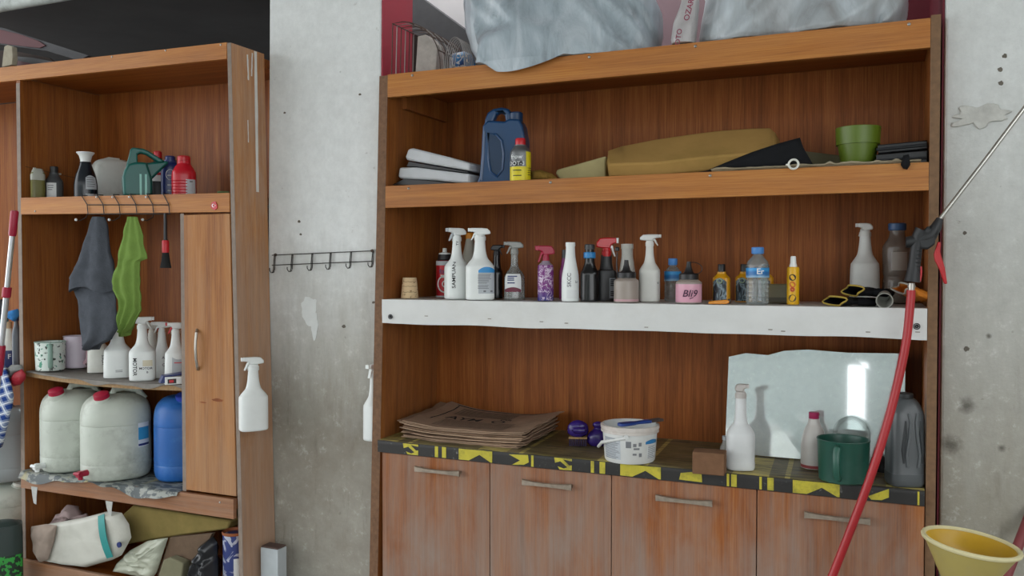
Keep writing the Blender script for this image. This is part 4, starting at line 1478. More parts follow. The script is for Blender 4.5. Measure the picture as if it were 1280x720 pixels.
# bottles on the shelf of the left bay
ZBAY = 1.0645
t, s, hb = bottle('spray_bottle', 'white bottle with navy label behind the mop pole at far left', 'bottle', 10, 18, 402, 2.66, ZBAY, [(0, 1, 3), (0.55, 1, 3), (0.75, 0.7), (1, 0.4)], WHITE_OLD, ([(0, 0.014), (0.03, 0.013)], plain('tan_cap', 'b59a78', 0.5)), flat=0.8)
stick_patch(s, FRONT, hb * .02, hb * .45, 0.055, 'label', NAVY, t)
stick_text('F', 0.03, s, FRONT + 0.05, hb * .3, 'lettering', PAPER, t)
t, s, hb = bottle('wash_bottle', 'grey bottle leaning dark beside divider panel at far left', 'bottle', 19.5, 10, 395, 2.62, ZBAY, [(0, 1, 3), (0.7, 1, 3), (0.9, 0.6), (1, 0.5)], plain('slate_grey_bottle', '565d66', 0.35), ([(0, 0.012), (0.02, 0.011)], NAVY), flat=1.2)
t, s, hb = bottle('wash_bottle', 'dark navy bottle at far left edge behind the mop pole top joint', 'bottle', 1, 16, 374, 2.70, ZBAY, [(0, 1, 3), (0.7, 1, 3), (0.9, 0.6), (1, 0.5)], plain('dark_navy_bottle', '1b2230', 0.35), ([(0, 0.014), (0.02, 0.013)], BLACK), flat=0.8)
stick_patch(s, FRONT + 0.4, hb * .3, hb * .75, 0.05, 'label', plain('teal_print', '4b8a96', 0.5), t)
crumple('cloth', 'small bright blue cloth wedged behind the mop pole at far left', 'cloth', [(11, 398), (14, 388), (22, 386), (24, 394), (18, 402)], 2.59, 0.04, plain('bright_blue_cloth', '2b73b0', 0.9, var=0.15), 4.0, 0.008, 30, part='fabric')
# knitted work glove at the shelf front
gl = thing('work_glove', 'grey and red work glove on the shelf beside the plaid cloth at far left', 'glove', at(20, 490, 2.535))
crumple('', '', '', [(8, 462), (14, 456), (26, 456), (28, 462), (20, 466), (12, 474)], 2.535, 0.04, plain('grey_knit', '8d8f8d', 0.95, var=0.2, scale=80, bump=0.6), 2.0, 0.006, 40, under=gl, part='knit_cuff')
crumple('', '', '', [(12, 474), (20, 465), (27, 461), (32, 468), (31, 474), (25, 481), (17, 483)], 2.533, 0.04, plain('red_rubber_palm', 'a01528', 0.6, var=0.2, scale=40, bump=0.3), 2.6, 0.007, 30, under=gl, part='coated_palm')
# blue plaid cloth
k = N('blue_plaid')
v = k.mapped((1, 1, 1))
x_, y_, z_ = k.sep()


def stripes(c_, f, w_):
    return k.ramp(k.math('FRACT', k.math('MULTIPLY', c_, f)), [(0.0, 1.0), (w_, 0.0)], 'CONSTANT')


d1 = k.math('ADD', k.math('MULTIPLY', x_, 0.9), k.math('MULTIPLY', z_, 0.35))
d2 = k.math('SUBTRACT', z_, k.math('MULTIPLY', x_, 0.35))
a1, a2 = stripes(d1, 26, 0.5), stripes(d2, 26, 0.5)
l1, l2 = stripes(k.math('ADD', d1, 0.013), 26, 0.12), stripes(k.math('ADD', d2, 0.013), 26, 0.12)
c = k.mix(k.math('MULTIPLY', k.math('ADD', a1, a2), 0.5), 'a9b6cf', '2a4586')
c = k.mix(k.math('MAXIMUM', l1, l2), c, 'dfe4ea')
k.col(c)
PLAID = k.set(0.9, 0, 0.1)
draped('plaid_cloth', 'blue and white plaid cloth hanging at the far left edge below the mop pole', 2.50, [(455, -14, 4), (470, -20, 11), (490, -24, 15), (510, -26, 13), (530, -30, 8), (560, -34, 0)], 0.03, 3, PLAID, 0.4, 'cloth', 0.25)
# mop pole
mp = thing('mop_pole', 'telescopic mop pole with red grips leaning at the far left edge', 'pole', (XX(-58, 2.24), 2.24, 0.0))
yp = 2.24
p_top, p_end = at(18.5, 263, yp), at(-2, 470, yp)
dirn = (p_end - p_top).normalized()


def onp(py):
    t_ = (at(10, py, yp).z - p_top.z) / dirn.z
    return p_top + dirn * t_


flo = p_top + dirn * ((0.03 - p_top.z) / dirn.z)
ALU = plain('polished_aluminium', 'c9ccd0', 0.3, 0.75, var=0.05)
wpart(MB().tube([onp(293), onp(368)], 0.0095, 14), 'pole', ALU, mp)
wpart(MB().tube([onp(366), flo], 0.0105, 14), 'lower_pole', ALU, mp)
wpart(MB().tube([p_top, onp(264), onp(266), onp(292), onp(295)], [0.008, 0.0125, 0.0145, 0.014, 0.0125], 16), 'grip', CRIMSON, mp)
wpart(MB().tube([onp(359), onp(360), onp(371), onp(372)], [0.013, 0.016, 0.016, 0.013], 16), 'joint_collar', CRIMSON, mp)
wpart(MB().tube([onp(432), onp(434), onp(458), onp(470)], [0.013, 0.0155, 0.0155, 0.013], 16), 'joint_collar', CRIMSON, mp)
wpart(MB().box(flo.x - 0.14, flo.x + 0.14, yp - 0.04, yp + 0.04, 0.0, 0.03), 'mop_plate', CRIMSON, mp, bevel=0.006)

# things on top of the left unit: folded banner, wooden peg
ban = thing('folded_banner', 'grey folded sign board with a red ellipse lying on the left unit', 'sign', at(30, 85, 2.75))
bp = [at(*q, 2.78) for q in ((-30, 28), (8, 36), (60, 53), (113, 70), (100, 76), (60, 64), (-30, 52))]
wpart(MB().prism([(p.x, p.z) for p in bp], 2.77, 2.79), 'board', plain('shaded_grey_board', '4c4c4f', 0.7, var=0.1), ban, smooth=0)  # board and red print darkened to paint the shade up there
el = [at(*q, 2.765) for q in ((-30, 36), (0, 37), (25, 43), (48, 51), (57, 57), (50, 60), (30, 58), (0, 54), (-30, 53))]
wpart(MB().prism([(p.x, p.z) for p in el], 2.763, 2.770), 'red_ellipse', plain('shaded_red_print', '55101c', 0.6), ban, smooth=0)
for pl_, mt in ((((-30, 62), (20, 64), (60, 72), (72, 80), (-30, 97)), VOID), (((16, 70), (40, 72), (72, 78), (60, 82), (16, 80)), plain('mid_grey_board', '4a4b4d', 0.7)), (((14, 74), (42, 80), (38, 83), (14, 82)), plain('shaded_red_print', '55101c', 0.6))):
    yy = 2.74 - 0.02 * len(ban.children)
    q = [at(*p_, yy) for p_ in pl_]
    wpart(MB().prism([(p.x, p.z) for p in q], yy, yy + 0.016), 'folded_layer', mt, ban, smooth=0)
q = [at(*p_, 2.60) for p_ in ((2, 84), (3, 75), (5, 58), (9, 56), (15, 58), (16, 72), (15, 81))]
pg = thing('wooden_peg', 'pale wooden peg standing on the left unit beside the red ellipse', 'peg', (q[0].x, 2.61, q[0].z))
wpart(MB().prism([(p.x, p.z) for p in q], 2.60, 2.625), 'peg', plain('pale_weathered_wood', 'a49d8a', 0.8, var=0.2, scale=40), pg, bevel=0.003)

# ------------------------------------------------------------------ column: hook rail, hanging bottles, trunking
hr = thing('hook_rail', 'thin dark wire hook rail with six hooks on the column', 'hook rail', (XX(402, 2.74), 2.742, 1.45))
yc = 2.741


def cp(px, py, Y=yc):
    return at(px, py, Y)


wpart(MB().tube([cp(340, 319), cp(466, 313.5)], 0.0017, 6), 'top_wire', WIRE, hr)
wpart(MB().tube([cp(340, 331.5), cp(465, 326.5)], 0.0017, 6), 'bottom_wire', WIRE, hr)
for i, (px, py) in enumerate(((343, 319), (365, 318), (390, 317), (413, 316), (438.5, 315), (466, 314))):
    m = MB()
    by = py + 22 - i * 0.4
    a = cp(px, py)
    P_ = ppm(px, yc)
    m.tube([a, cp(px - 1, by - 10), cp(px - 1, by - 4, yc - 0.006), cp(px - 2, by - 1, yc - 0.014), cp(px - 4, by, yc - 0.020), cp(px - 6, by - 3, yc - 0.024), cp(px - 6, by - 6, yc - 0.024)], 0.0019, 6)
    m.tube([cp(px + 1.2, py), cp(px + 0.6, by - 10), cp(px + 0.4, by - 4, yc - 0.006), cp(px - 0.6, by - 0.6, yc - 0.014), cp(px - 3, by, yc - 0.020)], 0.0015, 6)
    wpart(m, 'hook', WIRE, hr)
for px, py in ((344, 318.5), (465, 313.5)):
    q = cp(px, py)
    wpart(MB().se([(-0.003, 0.006), (0.003, 0.005)], 12, M=Matrix.Translation(q) @ Matrix.Rotation(PI / 2, 4, 'X')), 'screw', RUSTY_WIRE, hr)

Ysb = 2.605
# hung on the outer side of the left unit by a nail
zb_ = at(315, 535, Ysb).z
t, s = spray('white spray bottle hanging on the outer side of the left unit beside the column', 316, 35, 445, Ysb, zb_, -1, WHITE, WHITE, SPRAY_A, 15, flat=0.62, turn=0.25, long=1.05)
t.location.x = -2.186
t.location.y = 2.575
MB().tube([(0.0, 0.03, 0.255), (0.02, 0.075, 0.258)], 0.0025, 6).build('hanging_nail', STEEL, t)
zb_ = at(467, 550, 2.69).z
t, s = spray('white spray bottle hanging in the gap between column and right unit', 469, 24, 455, 2.695, zb_, -1, WHITE, WHITE, SPRAY_A, 16, flat=0.9, turn=0.9, long=0.8)
t.location.x = -1.733
MB().tube([(0.01, 0.0, 0.262), (0.05, 0.02, 0.262)], 0.0025, 6).build('hanging_nail', STEEL, t)

tr = thing('trunking', 'short white conduit box standing against the foot of the column', 'trunking', (XX(336, 2.64), 2.66, 0.0))
zt_ = at(336, 686, 2.63).z
x0, x1 = XX(325.5, 2.63, 700), XX(347, 2.63, 700)
wpart(MB().box(x0, x1, 2.63, 2.685, 0.0, zt_), 'duct', plain('grimy_white_trunking', 'bcc4c8', 0.5, var=0.15, scale=14), tr, bevel=0.003)
wpart(MB().box(x0 + 0.002, x1 - 0.002, 2.632, 2.683, zt_ + 0.0003, zt_ + 0.006), 'end_cap', plain('brown_end_cap', '5b4a45', 0.8), tr, bevel=0.001)
q = at(429, 717, 2.75)


# ------------------------------------------------------------------ on top of the right unit
ZT = Z_TOP + 0.0005


def wire_basket(label, Yb_, feet, top, n_ribs, mat, px0, px1):
    pass


bs = thing('wire_basket', 'curved grey wire basket standing on the top left of the right unit', 'wire basket', (XX(520, 2.80), 2.80, ZT))
# a quarter-round basket: ribs rise from the front and curl over towards the right
Yr0, Yr1 = 2.70, 2.94
for i in range(9):
    y = Yr0 + (Yr1 - Yr0) * i / 8
    xl_ = XX(489, Yr0) + 0.004
    xr_ = XX(551, Yr0)
    r = (xr_ - xl_)
    zt_ = at(500, 27, Yr0).z - ZT - 0.004
    path = [(xl_ + 0.0, y, ZT + 0.003)]
    for j in range(11):
        a = PI / 2 * j / 10
        path.append((xl_ + 0.02 + (r - 0.02) * math.sin(a), y, ZT + 0.004 + (zt_) * (math.cos(a)) ** 0.8 if j < 10 else ZT + 0.004))
    path[1] = (xl_ + 0.006, y, ZT + zt_)
    wpart(MB().tube(path, 0.0019, 6), 'rib', GREY_WIRE if i % 2 else RUSTY_WIRE, bs)
for j in (1, 3, 5, 7, 9, 11):
    p0, p1 = Vector(path[j]), Vector(path[j])
    p0.y, p1.y = Yr0 - 0.002, Yr1 + 0.002
    wpart(MB().tube([p0, p1], 0.0022, 6), 'cross_wire', RUSTY_WIRE, bs)
p0 = Vector(path[0])
wpart(MB().tube([(p0.x, Yr0, ZT + 0.003), (p0.x, Yr1, ZT + 0.003), (path[-1][0], Yr1, ZT + 0.003), (path[-1][0], Yr0, ZT + 0.003)], 0.0022, 6, True), 'base_wire', RUSTY_WIRE, bs)
b2 = thing('wire_basket', 'second wire basket of thin arched ribs curving over the blue bag', 'wire basket', (XX(575, 2.80), 2.86, ZT))
for i in range(6):
    y = 2.70 + 0.014 * i
    xa, xb = XX(557, 2.70), XX(581, 2.70)
    path = []
    for j in range(13):
        a = PI * j / 12
        path.append(((xa + xb) / 2 - (xb - xa) / 2 * math.cos(a), y, ZT + 0.003 + (0.115) * math.sin(a) ** 0.8))
    wpart(MB().tube(path, 0.0015, 6), 'rib', GREY_WIRE, b2)
for s_ in (-1, 1):
    wpart(MB().tube([((XX(557, 2.70) + XX(581, 2.70)) / 2 + s_ * (XX(581, 2.70) - XX(557, 2.70)) / 2, 2.697, ZT + 0.003), ((XX(557, 2.70) + XX(581, 2.70)) / 2 + s_ * (XX(581, 2.70) - XX(557, 2.70)) / 2, 2.773, ZT + 0.003)], 0.0018, 6), 'base_wire', GREY_WIRE, b2)
wb = [at(*q, 2.80) for q in ((519, 92), (522, 45), (532, 43), (547, 56), (545, 90))]
t = thing('wood_block', 'rough whitewashed wooden block standing inside the curved wire basket', 'wood block', (XX(533, 2.82), 2.82, ZT))
wpart(MB().prism([(p.x, max(p.z, ZT)) for p in wb], 2.80, 2.86), 'block', plain('whitewashed_rough_wood', 'b3aca5', 0.9, var=0.25, scale=30, bump=0.5), t, bevel=0.003)
k = N('blue_floral_print')
vv = k.mapped((1, 1, 1))
nf = k.ramp(k.noise(vv, 34, 2, 0.5, 1.2), [(0.53, 0.0), (0.57, 1.0)])
nb = k.noise(vv, 14, 3)
k.col(k.mix(nf, k.ramp(nb, [(0.4, '17356c'), (0.6, '2a78ac')]), 'b7b5b6'))
t, _ = crumple('packet', 'blue floral printed packet lying under the second wire basket', 'packet', [(563, 92), (563.5, 70), (566, 67), (580, 64), (590, 68), (597, 88), (580, 92)], 2.83, 0.07, k.set(0.35), 3.0, 0.006, 12, part='packet')
t.location.z = max(t.location.z, ZT)


def big_bag(label, poly, Y0, thick, mat, seed, amp, name='plastic_bag'):
    return crumple(name, label, 'bag', poly, Y0, thick, mat, seed, amp, 9, part='bag', stretch=(1.5, 1, 0.7), pillow=0.6)


def bag_mesh(name, label, pts_px, Yc_, depth, mat, seed, lean, amp=0.02, over=0.0, sag=None):
    "a slumped full bag: stacked outlines, gathered folds running up the skin"
    z_base = ZT
    t = thing(name, label, 'bag', (XX(sum(p[1] + p[2] for p in pts_px) / len(pts_px) / 2, Yc_), Yc_, z_base))
    rows = []
    for a, b in zip(pts_px, pts_px[1:]):
        for j in range(6):
            u = j / 6
            rows.append(tuple(p + (q - p) * u for p, q in zip(a, b)))
    rows.append(pts_px[-1])
    n = 150
    rs = []
    for i, (py, pl, pr) in enumerate(rows):
        tt = i / (len(rows) - 1)
        a, b = at(pl, py, Yc_), at(pr, py, Yc_)
        cx, hw = (a.x + b.x) / 2, (b.x - a.x) / 2
        ring = []
        zc = max((a.z + b.z) / 2, z_base + 0.002) if over == 0 else (a.z + b.z) / 2
        for j in range(n):
            th = 2 * PI * j / n
            dpt = depth * (0.62 + 0.38 * math.sin(PI * min(1, tt * 1.1 + 0.25)))
            x = hw * spow(math.cos(th), 0.8)
            y = dpt * spow(math.sin(th), 0.8)
            xs = x + (y if abs(x) > hw * .8 else 0)
            ac, al = xs * .80 + (zc - ZT) * lean * .2, -xs * lean * .2 + (zc - ZT) * .80
            q3 = Vector((ac * 36 + seed, al * 8.0, seed * 3))
            q = Vector((ac * 4.5 + seed, al * 1.3, seed))
            q2 = Vector((ac * 12 + seed, al * 2.6, seed * 2))
            fold = (0.4 - abs(noise.noise(q)) * 1.8) * 1.5 + (0.3 - abs(noise.noise(q2)) * 1.6) * 0.8 + (0.2 - abs(noise.noise(q3))) * 0.28
            f = 1 + amp * fold / max(0.05, dpt) * 1.1
            fx = 1 + 0.25 * amp * fold / max(0.05, hw)
            X_, Y__, Z_ = cx + x * fx, Yc_ + y * f, zc
            if sag and math.sin(th) < -0.05:
                s0, s1, drop = sag
                u = (X_ - s0) / (s1 - s0)
                if 0 < u < 1:
                    wg = math.sin(PI * u ** .75) * max(0, 1 - tt / .42) ** 1.3
                    wy = min(1, wg * 14) if i >= 1 else 0
                    Y__ = Y__ * (1 - wy) + (2.630 - .012 * wg + .004 * fold) * wy
                    Z_ -= drop * max(0, wg - .08) / .92 * min(1, max(0, -math.sin(th) - .55) * 4) * min(1, max(0, i - 1) / 2)
            ring.append(Vector((X_, Y__, Z_)))
        rs.append(ring)
    return t, wpart(MB().rings(rs), 'bag_skin', mat, t, smooth=80)


def film(name, tint, cloudy):
    k = N(name)
    v_ = k.mapped((1, 1, 1))
    f = k.noise(k.mapped((2.5, 2.5, 1)), 3.2, 5, 0.6, 0.8)
    k.col(k.ramp(f, [(0.3, cloudy), (0.5, tint), (0.72, 'c3ccd2')]))
    k.bump(k.noise(k.mapped((3.0, 3.0, 0.8), rot=(0, 0.6, 0)), 5, 5, 0.6, 1.0), 0.35, 0.02)
    return k.set(0.3, 0, 0.5)


BAGM = film('grey_polythene_bag', 'a0adb5', '7f888d')
bag_mesh('plastic_bag', 'bulging grey plastic bag sagging over the front edge on top of right unit', [(87, 620, 800), (84, 613, 822), (72, 604, 826), (55, 594, 828), (30, 586, 824), (0, 584, 812), (-30, 586, 800), (-60, 596, 780), (-80, 620, 750), (-84, 680, 700)], 2.80, 0.165, BAGM, 1.3, 3.0, 0.024, sag=(XX(596, 2.65), XX(712, 2.65), .052))
# the corner that slumps over the edge
BAG2 = film('pale_bag_two', 'a9b0b4', '8e8f8f')
bag_mesh('plastic_bag', 'large grey plastic bag on the right end of the top of the right unit', [(56, 884, 1120), (50, 876, 1130), (36, 878, 1134), (15, 880, 1136), (-10, 882, 1132), (-40, 872, 1120), (-70, 890, 1090), (-86, 930, 1040), (-90, 970, 1000)], 2.80, 0.165, BAG2, 4.7, -3.0, 0.024)
t, _ = bag_mesh('plastic_bag', 'limp pale plastic bag printed with small red lettering between two big bags', [(62, 842, 868), (50, 840, 869), (30, 843, 871), (10, 850, 873), (-15, 856, 874), (-40, 862, 872)], 2.675, 0.04, film('limp_pale_bag', 'b9b6b6', '9a9597'), 7.7, 1.0, 0.012)
RPR = plain('faded_red_print', '8d3550', 0.6)
for px, py, rot, body, sz in ((861, 12, 75, 'OZAR', 0.024), (848, 46, 80, 'OTO', 0.022)):
    vs, fs = text2d(body, sz)
    q = at(px, py, 2.628)
    M = Matrix.Translation(q) @ Matrix.Rotation(-R(rot), 4, 'Y')
    wpart(MB().add([M @ Vector((u, 0, v)) for u, v in vs], fs), 'lettering', RPR, t, smooth=0, normals=False)

# ------------------------------------------------------------------ second shelf
ZS = Z_SEC - 0.0035   # board top
PAD = plain('grey_white_foam_board', 'c5c8cb', 0.6, var=0.08, scale=12, dirt='9b968c', dirt_amt=0.3)
for i, (pts, lab) in enumerate((
    (((506, 196), (510, 186), (516, 185), (560, 196), (587, 203.7), (587, 213.5), (508, 200)), 'grey-white padded board, upper of two lying left of the blue jug'),
    (((497, 221), (499, 209), (520, 209), (560, 214), (587, 217.2), (587, 229.7), (580, 229), (540, 225), (500, 223)), 'grey-white padded board, lower of two lying left of the blue jug'))):
    Yp = 2.70
    t, _ = slab('padded_board', lab, 'board', pts, Yp, 2.98, PAD, 0.007, 'board')
slab('black_mat', 'black mat sandwiched between the two grey-white padded boards', 'mat', ((511, 201.5), (520, 203.5), (585, 214.5), (585, 216), (560, 213.3), (520, 208.3), (508, 208)), 2.705, 2.96, BLACK, 0.001, 'mat')
slab('black_mat', 'black mat under the lower grey-white padded board at shelf left end', 'mat', ((490, 231), (505, 223.5), (540, 226), (578, 230.5), (580, 232)), 2.70, 2.95, BLACK, 0.001, 'mat')

# blue oil jug with a moulded handle recess
Yj = 2.76
t = placed('oil_jug', 'tall blue motor oil jug with moulded side handle on the second shelf', 'jug', 629, Yj, ZS)
t.rotation_euler = (0, 0, R(10))
P_ = ppm(629, Yj)
OILB = plain('deep_blue_polythene', '163f68', 0.3, var=0.1, scale=8)


def oj(pts, hy, name, bev, par=None, mat=None):
    return jm(pts, hy, name, mat or OILB, bev, par or t, 629, Yj, ZS)


oj([(598.5, 240), (599, 228), (602, 221), (604.5, 190), (606, 158), (613, 152), (634, 154), (640, 151), (653, 152), (657, 160), (660, 178), (661, 240)], .042, 'body', .014)
oj([(604.5, 175), (606.5, 150), (610, 141), (617, 136.5), (628, 135), (637, 137), (640, 143), (640, 156), (633.5, 156), (632.5, 146), (629, 141.5), (622, 143), (618, 152), (618, 175)], .018, 'handle', .008)
Pz = lambda py: height(629, py, Yj, ZS)
cx = (645.5 - 629) / P_
MB().se([(Pz(153), .024, .024, 2, cx), (Pz(143), .024, .024, 2, cx), (Pz(141.5), .021, .021, 2, cx)], 24).build('cap', plain('dark_blue_cap', '15365a', 0.35), t)
rim = [(614, 168), (624, 170), (631, 178), (633.5, 195), (632, 214), (625, 222), (617, 216), (614, 200)]
oj([(615, 170), (624, 172), (630, 179), (632.5, 195), (631, 213), (625, 220), (618, 215), (615, 200)], .0425, 'recess_shade', .0, mat=plain('deep_blue_recess_shade', '11304f', 0.35))  # flush panel in darker blue, painting the shade of the recess
m = MB()
m.tube([((a - 629) / P_, -.043, Pz(b)) for a, b in rim], .0045, 8, True)
m.build('moulded_rim', OILB, t)
m = MB()
m.tube([((a - 629) / P_, -.040, Pz(b)) for a, b in ((605, 226), (607.5, 200), (609, 165))], .005, 8)
m.build('moulded_edge', OILB, t)

# brake fluid tin
SILV = plain('silver_tin', '747678', 0.35, 0.5)
YLW = plain('bright_yellow_print', 'dccb1c', 0.45)
t, s, hb = bottle('brake_fluid_bottle', 'small silver and yellow brake fluid bottle with red cap before the blue jug', 'bottle', 650.5, 26, 173, 2.69, ZS, [(0, .94, 2.4), (.02, 1, 2.4), (.72, 1, 2.4), (.86, .9, 2.2), (.96, .62), (1, .58)], SILV, ([(0, 0.0175), (0.003, 0.018), (0.02, 0.0175), (0.023, 0.0155)], RED))
W_ = 2 * half(26, 650, 2.69)
stick_patch(s, FRONT - 0.05, hb * .03, hb * .40, W_ * 1.25, 'yellow_label', YLW, t)
stick_patch(s, FRONT + 0.92, hb * .40, hb * .80, W_ * 0.42, 'yellow_label', YLW, t)
stick_patch(s, FRONT - 0.38, hb * .42, hb * .55, W_ * .62, 'label_band', BLACK, t, off=0.001)
stick_text('DOT-3', 0.0185, s, FRONT - 0.38, hb * .485, 'lettering', PAPER, t, off=0.002)
stick_text('frow', 0.021, s, FRONT - 0.38, hb * .665, 'lettering', PAPER, t, off=0.0012)
stick_lines(s, FRONT - 0.3, [hb * .30, hb * .16], W_ * .4, 0.003, 'label_print', INK, t)
stick_lines(s, FRONT + 0.95, [hb * q for q in (.36, .30, .24, .18)], W_ * .3, 0.002, 'label_print', INK, t, off=0.002)

SPG = plain('brown_sponge', '8e6f35', 0.95, var=0.25, scale=60, bump=0.7, spec=0.1)
crumple('sponge', 'flat brown sponge right of the brake fluid bottle', 'sponge', [(661, 228), (663, 214), (675, 212), (690, 217), (696, 222), (694, 228)], 2.74, 0.07, SPG, 2.0, 0.006, 30, part='sponge')
PALEF = plain('pale_beige_foam', 'a89d72', 0.95, var=0.12, scale=20, bump=0.3, spec=0.1)
slab('foam_strip', 'pale beige foam strip sticking out left of the long yellow foam block', 'foam', [(694, 217), (696, 212), (757, 195), (757, 222), (700, 225)], 2.76, 2.86, PALEF, 0.005)
YF_ = plain('mustard_upholstery_foam', 'a5834c', 0.95, var=0.14, scale=9, bump=0.35, spec=0.1, dirt='7d6c34', dirt_amt=0.35)
# long wedge: crowned top, cut front face
t = thing('foam_block', 'long mustard yellow foam block lying on the second shelf', 'foam', at(860, 222, 2.72))
m = MB()
rows = []
for px, top_, bot_, mid_ in ((759, 189, 221, 205), (780, 182, 221, 204), (820, 174, 220, 203), (860, 168, 216, 198), (900, 163, 212, 194), (940, 160, 207, 191), (962, 160, 203, 188), (969, 166, 198, 186)):
    T_, B_, M_ = at(px, top_, 2.80), at(px, bot_, 2.69), at(px, mid_, 2.68)
    bz = max(B_.z, ZS + 0.003)
    dz = 0.003 * noise.noise(Vector((px * 0.05, 1, 2)))
    rows.append([Vector((B_.x, 2.70, bz)), Vector((M_.x, 2.685, M_.z + dz)), Vector((M_.x, 2.695, M_.z + 0.006 + dz)), Vector((T_.x, 2.80, T_.z + dz)), Vector((T_.x, 2.93, T_.z - 0.01)), Vector((B_.x, 2.95, bz))])
m.rings(rows)
wpart(m, 'foam', YF_, t, bevel=0.006, smooth=30)

BLKC = plain('black_fabric', '17181b', 0.85, var=0.2, scale=30, bump=0.3, spec=0.2)
slab('black_sheet', 'flat black sheet lying under the long yellow foam block', 'sheet', [(700, 226), (760, 223), (860, 217.5), (905, 209), (968, 196), (962, 204), (900, 217)], 2.672, 2.682, BLKC, 0.001, 'sheet')
t, _ = crumple('black_cloth', 'peaked black cloth beside the yellow foam block with a white ring in front', 'cloth', [(884, 213), (905, 204), (940, 190), (970, 180), (1000, 172), (1004, 184), (1016, 205), (1000, 209), (940, 212)], 2.668, 0.03, BLKC, 5.5, 0.006, 12, part='fabric')
# paper liner curling over the lip of the shelf
LINER = plain('torn_paper_liner', 'b5a88c', 0.9, var=0.2, scale=30, dirt='5d523e', dirt_amt=0.4)
mb_ = MB()
xa, xb = XX(888, 2.65), XX(1150, 2.65)


def liner(u, v):
    x = xa + (xb - xa) * u
    lift = 0.010 + 0.010 * max(0, noise.noise(Vector((u * 8, 0, 3)))) + 0.014 * max(0, noise.noise(Vector((u * 23, 0, 5)))) * (1 if u > .5 else .2)
    if v < 0.25:
        t_ = 1 - v / 0.25
        return (x, 2.664 - 0.018 * t_, Z_SEC + 0.0015 + lift * math.sin(t_ * PI * .8) * .8 - 0.0005 * t_)
    t_ = (v - .25) / .75
    return (x, 2.664 + 0.02 * t_, Z_SEC + 0.0015 - 0.003 * t_)


lt = tag(mb_.grid(liner, 80, 10, 0.0012).build('paper_liner', LINER, None, smooth=60), 'torn curling paper liner along the lip of the second shelf', 'paper')
rg = thing('ring', 'small white plastic ring on its edge in front of the black cloth', 'ring', at(992, 211, 2.635))
c_ = at(992, 206, 2.64)
wpart(MB().tube([(c_.x + 0.0135 * math.cos(a), 2.638, c_.z + 0.0015 + 0.0135 * math.sin(a)) for a in [2 * PI * i / 28 for i in range(28)]], 0.0032, 8, True), 'hoop', WHITE_OLD, rg)
wpart(MB().tube([(c_.x - 0.014, 2.638, c_.z), (c_.x - 0.022, 2.638, c_.z + 0.001)], 0.003, 8), 'lug', WHITE_OLD, rg)
slab('foam_strip', 'thin grey-green foam strip behind the black cloth and flowerpot', 'foam', [(975, 184), (1000, 188), (1050, 194), (1060, 214), (975, 214)], 2.90, 2.96, plain('grey_green_foam', '77735a', 0.95, var=0.1, bump=0.3), 0.006)
# flower pot
t = placed('flowerpot', 'lime green plastic flowerpot on the right end of the second shelf', 'flowerpot', 1071, 2.74, ZS)
Ht = height(1071, 160, 2.74, ZS)
r = half(53, 1071, 2.74)
POTG = plain('lime_green_plastic', '576c19', 0.4, var=0.06)
MB().se([(0, r * .70), (0.004, r * .73), (Ht * .60, r * .90), (Ht * .61, r * .80), (0.012, r * .66), (0.010, 0.002)], 44, caps=(True, True)).build('pot', POTG, t)
MB().se([(Ht * .585, r * .905), (Ht * .59, r * .965), (Ht * .99, r * 1.0), (Ht, r * .985), (Ht * .99, r * .94), (Ht * .60, r * .86)], 44, caps=(False, False)).build('rim', POTG, t)
# black trays at the right end
for i, (pts, lab, y0, y1) in enumerate(((((1097, 181), (1161, 175), (1161, 186), (1098, 192)), 'shallow black tray on top at right end of the second shelf', 2.69, 2.95), (((1095, 193), (1161, 187.5), (1161, 206), (1096, 208)), 'deep black tray under the shallow one beside the green flowerpot', 2.68, 2.97))):
    a = [at(*q, y0) for q in pts]
    t = thing('tray', lab, 'tray', (sum(p.x for p in a) / 4, (y0 + y1) / 2, min(p.z for p in a)))
    xm = XR_IN - 0.003
    pl = [(min(p.x, xm), max(p.z, ZS + 0.0005)) for p in a]
    wpart(MB().prism(pl, y0, y1), 'tray_body', BLACK, t, bevel=0.003)
    u = [(pl[0][0] - 0.003, pl[0][1] * .45 + pl[3][1] * .55), (pl[1][0] - .0, pl[1][1] * .45 + pl[2][1] * .55)]
    wpart(MB().tube([(u[0][0], y0 - 0.004, u[0][1]), (u[1][0] - 0.004, y0 - 0.004, u[1][1])], 0.004, 8), 'tray_rim', plain('satin_black_rim', '26282b', 0.3), t)
crumple('rag', 'small black rag drooping over shelf edge under the black trays', 'rag', [(1126, 206), (1129, 194), (1136, 193), (1138, 206), (1134, 212), (1129, 211)], 2.645, 0.024, BLKC, 6.1, 0.004, 30, part='rag')


# ------------------------------------------------------------------ white shelf, left to right
ZW = 1.4070
CORK = N('cork_cup')
v = CORK.mapped((1, 1, 1))
CORK.col(CORK.mix(CORK.ramp(CORK.noise(v, 60, 4, 0.7), [(0.58, 0.0), (0.66, 1.0)]), 'd9bd94', '7a5b38'))
CORK = CORK.set(0.85)
t, s, hb = bottle('cork_stopper', 'tapered cork cup upside down at the left end of the white shelf', 'cork', 512, 22, 347, 2.74, ZW, [(0, 0.97), (0.02, 1.0), (0.98, 0.80), (1.0, 0.77)], CORK, k=1)
m = MB()
for q in (.3, .58, .8):
    m.tube([surf(s, FRONT - 1.0 + 2.0 * i / 10, hb * q + 0.001 * math.sin(i * 2), 0.0002) for i in range(11)], 0.0007, 5)
m.build('crack', plain('cork_crack', '6b4f33', 0.9), t)

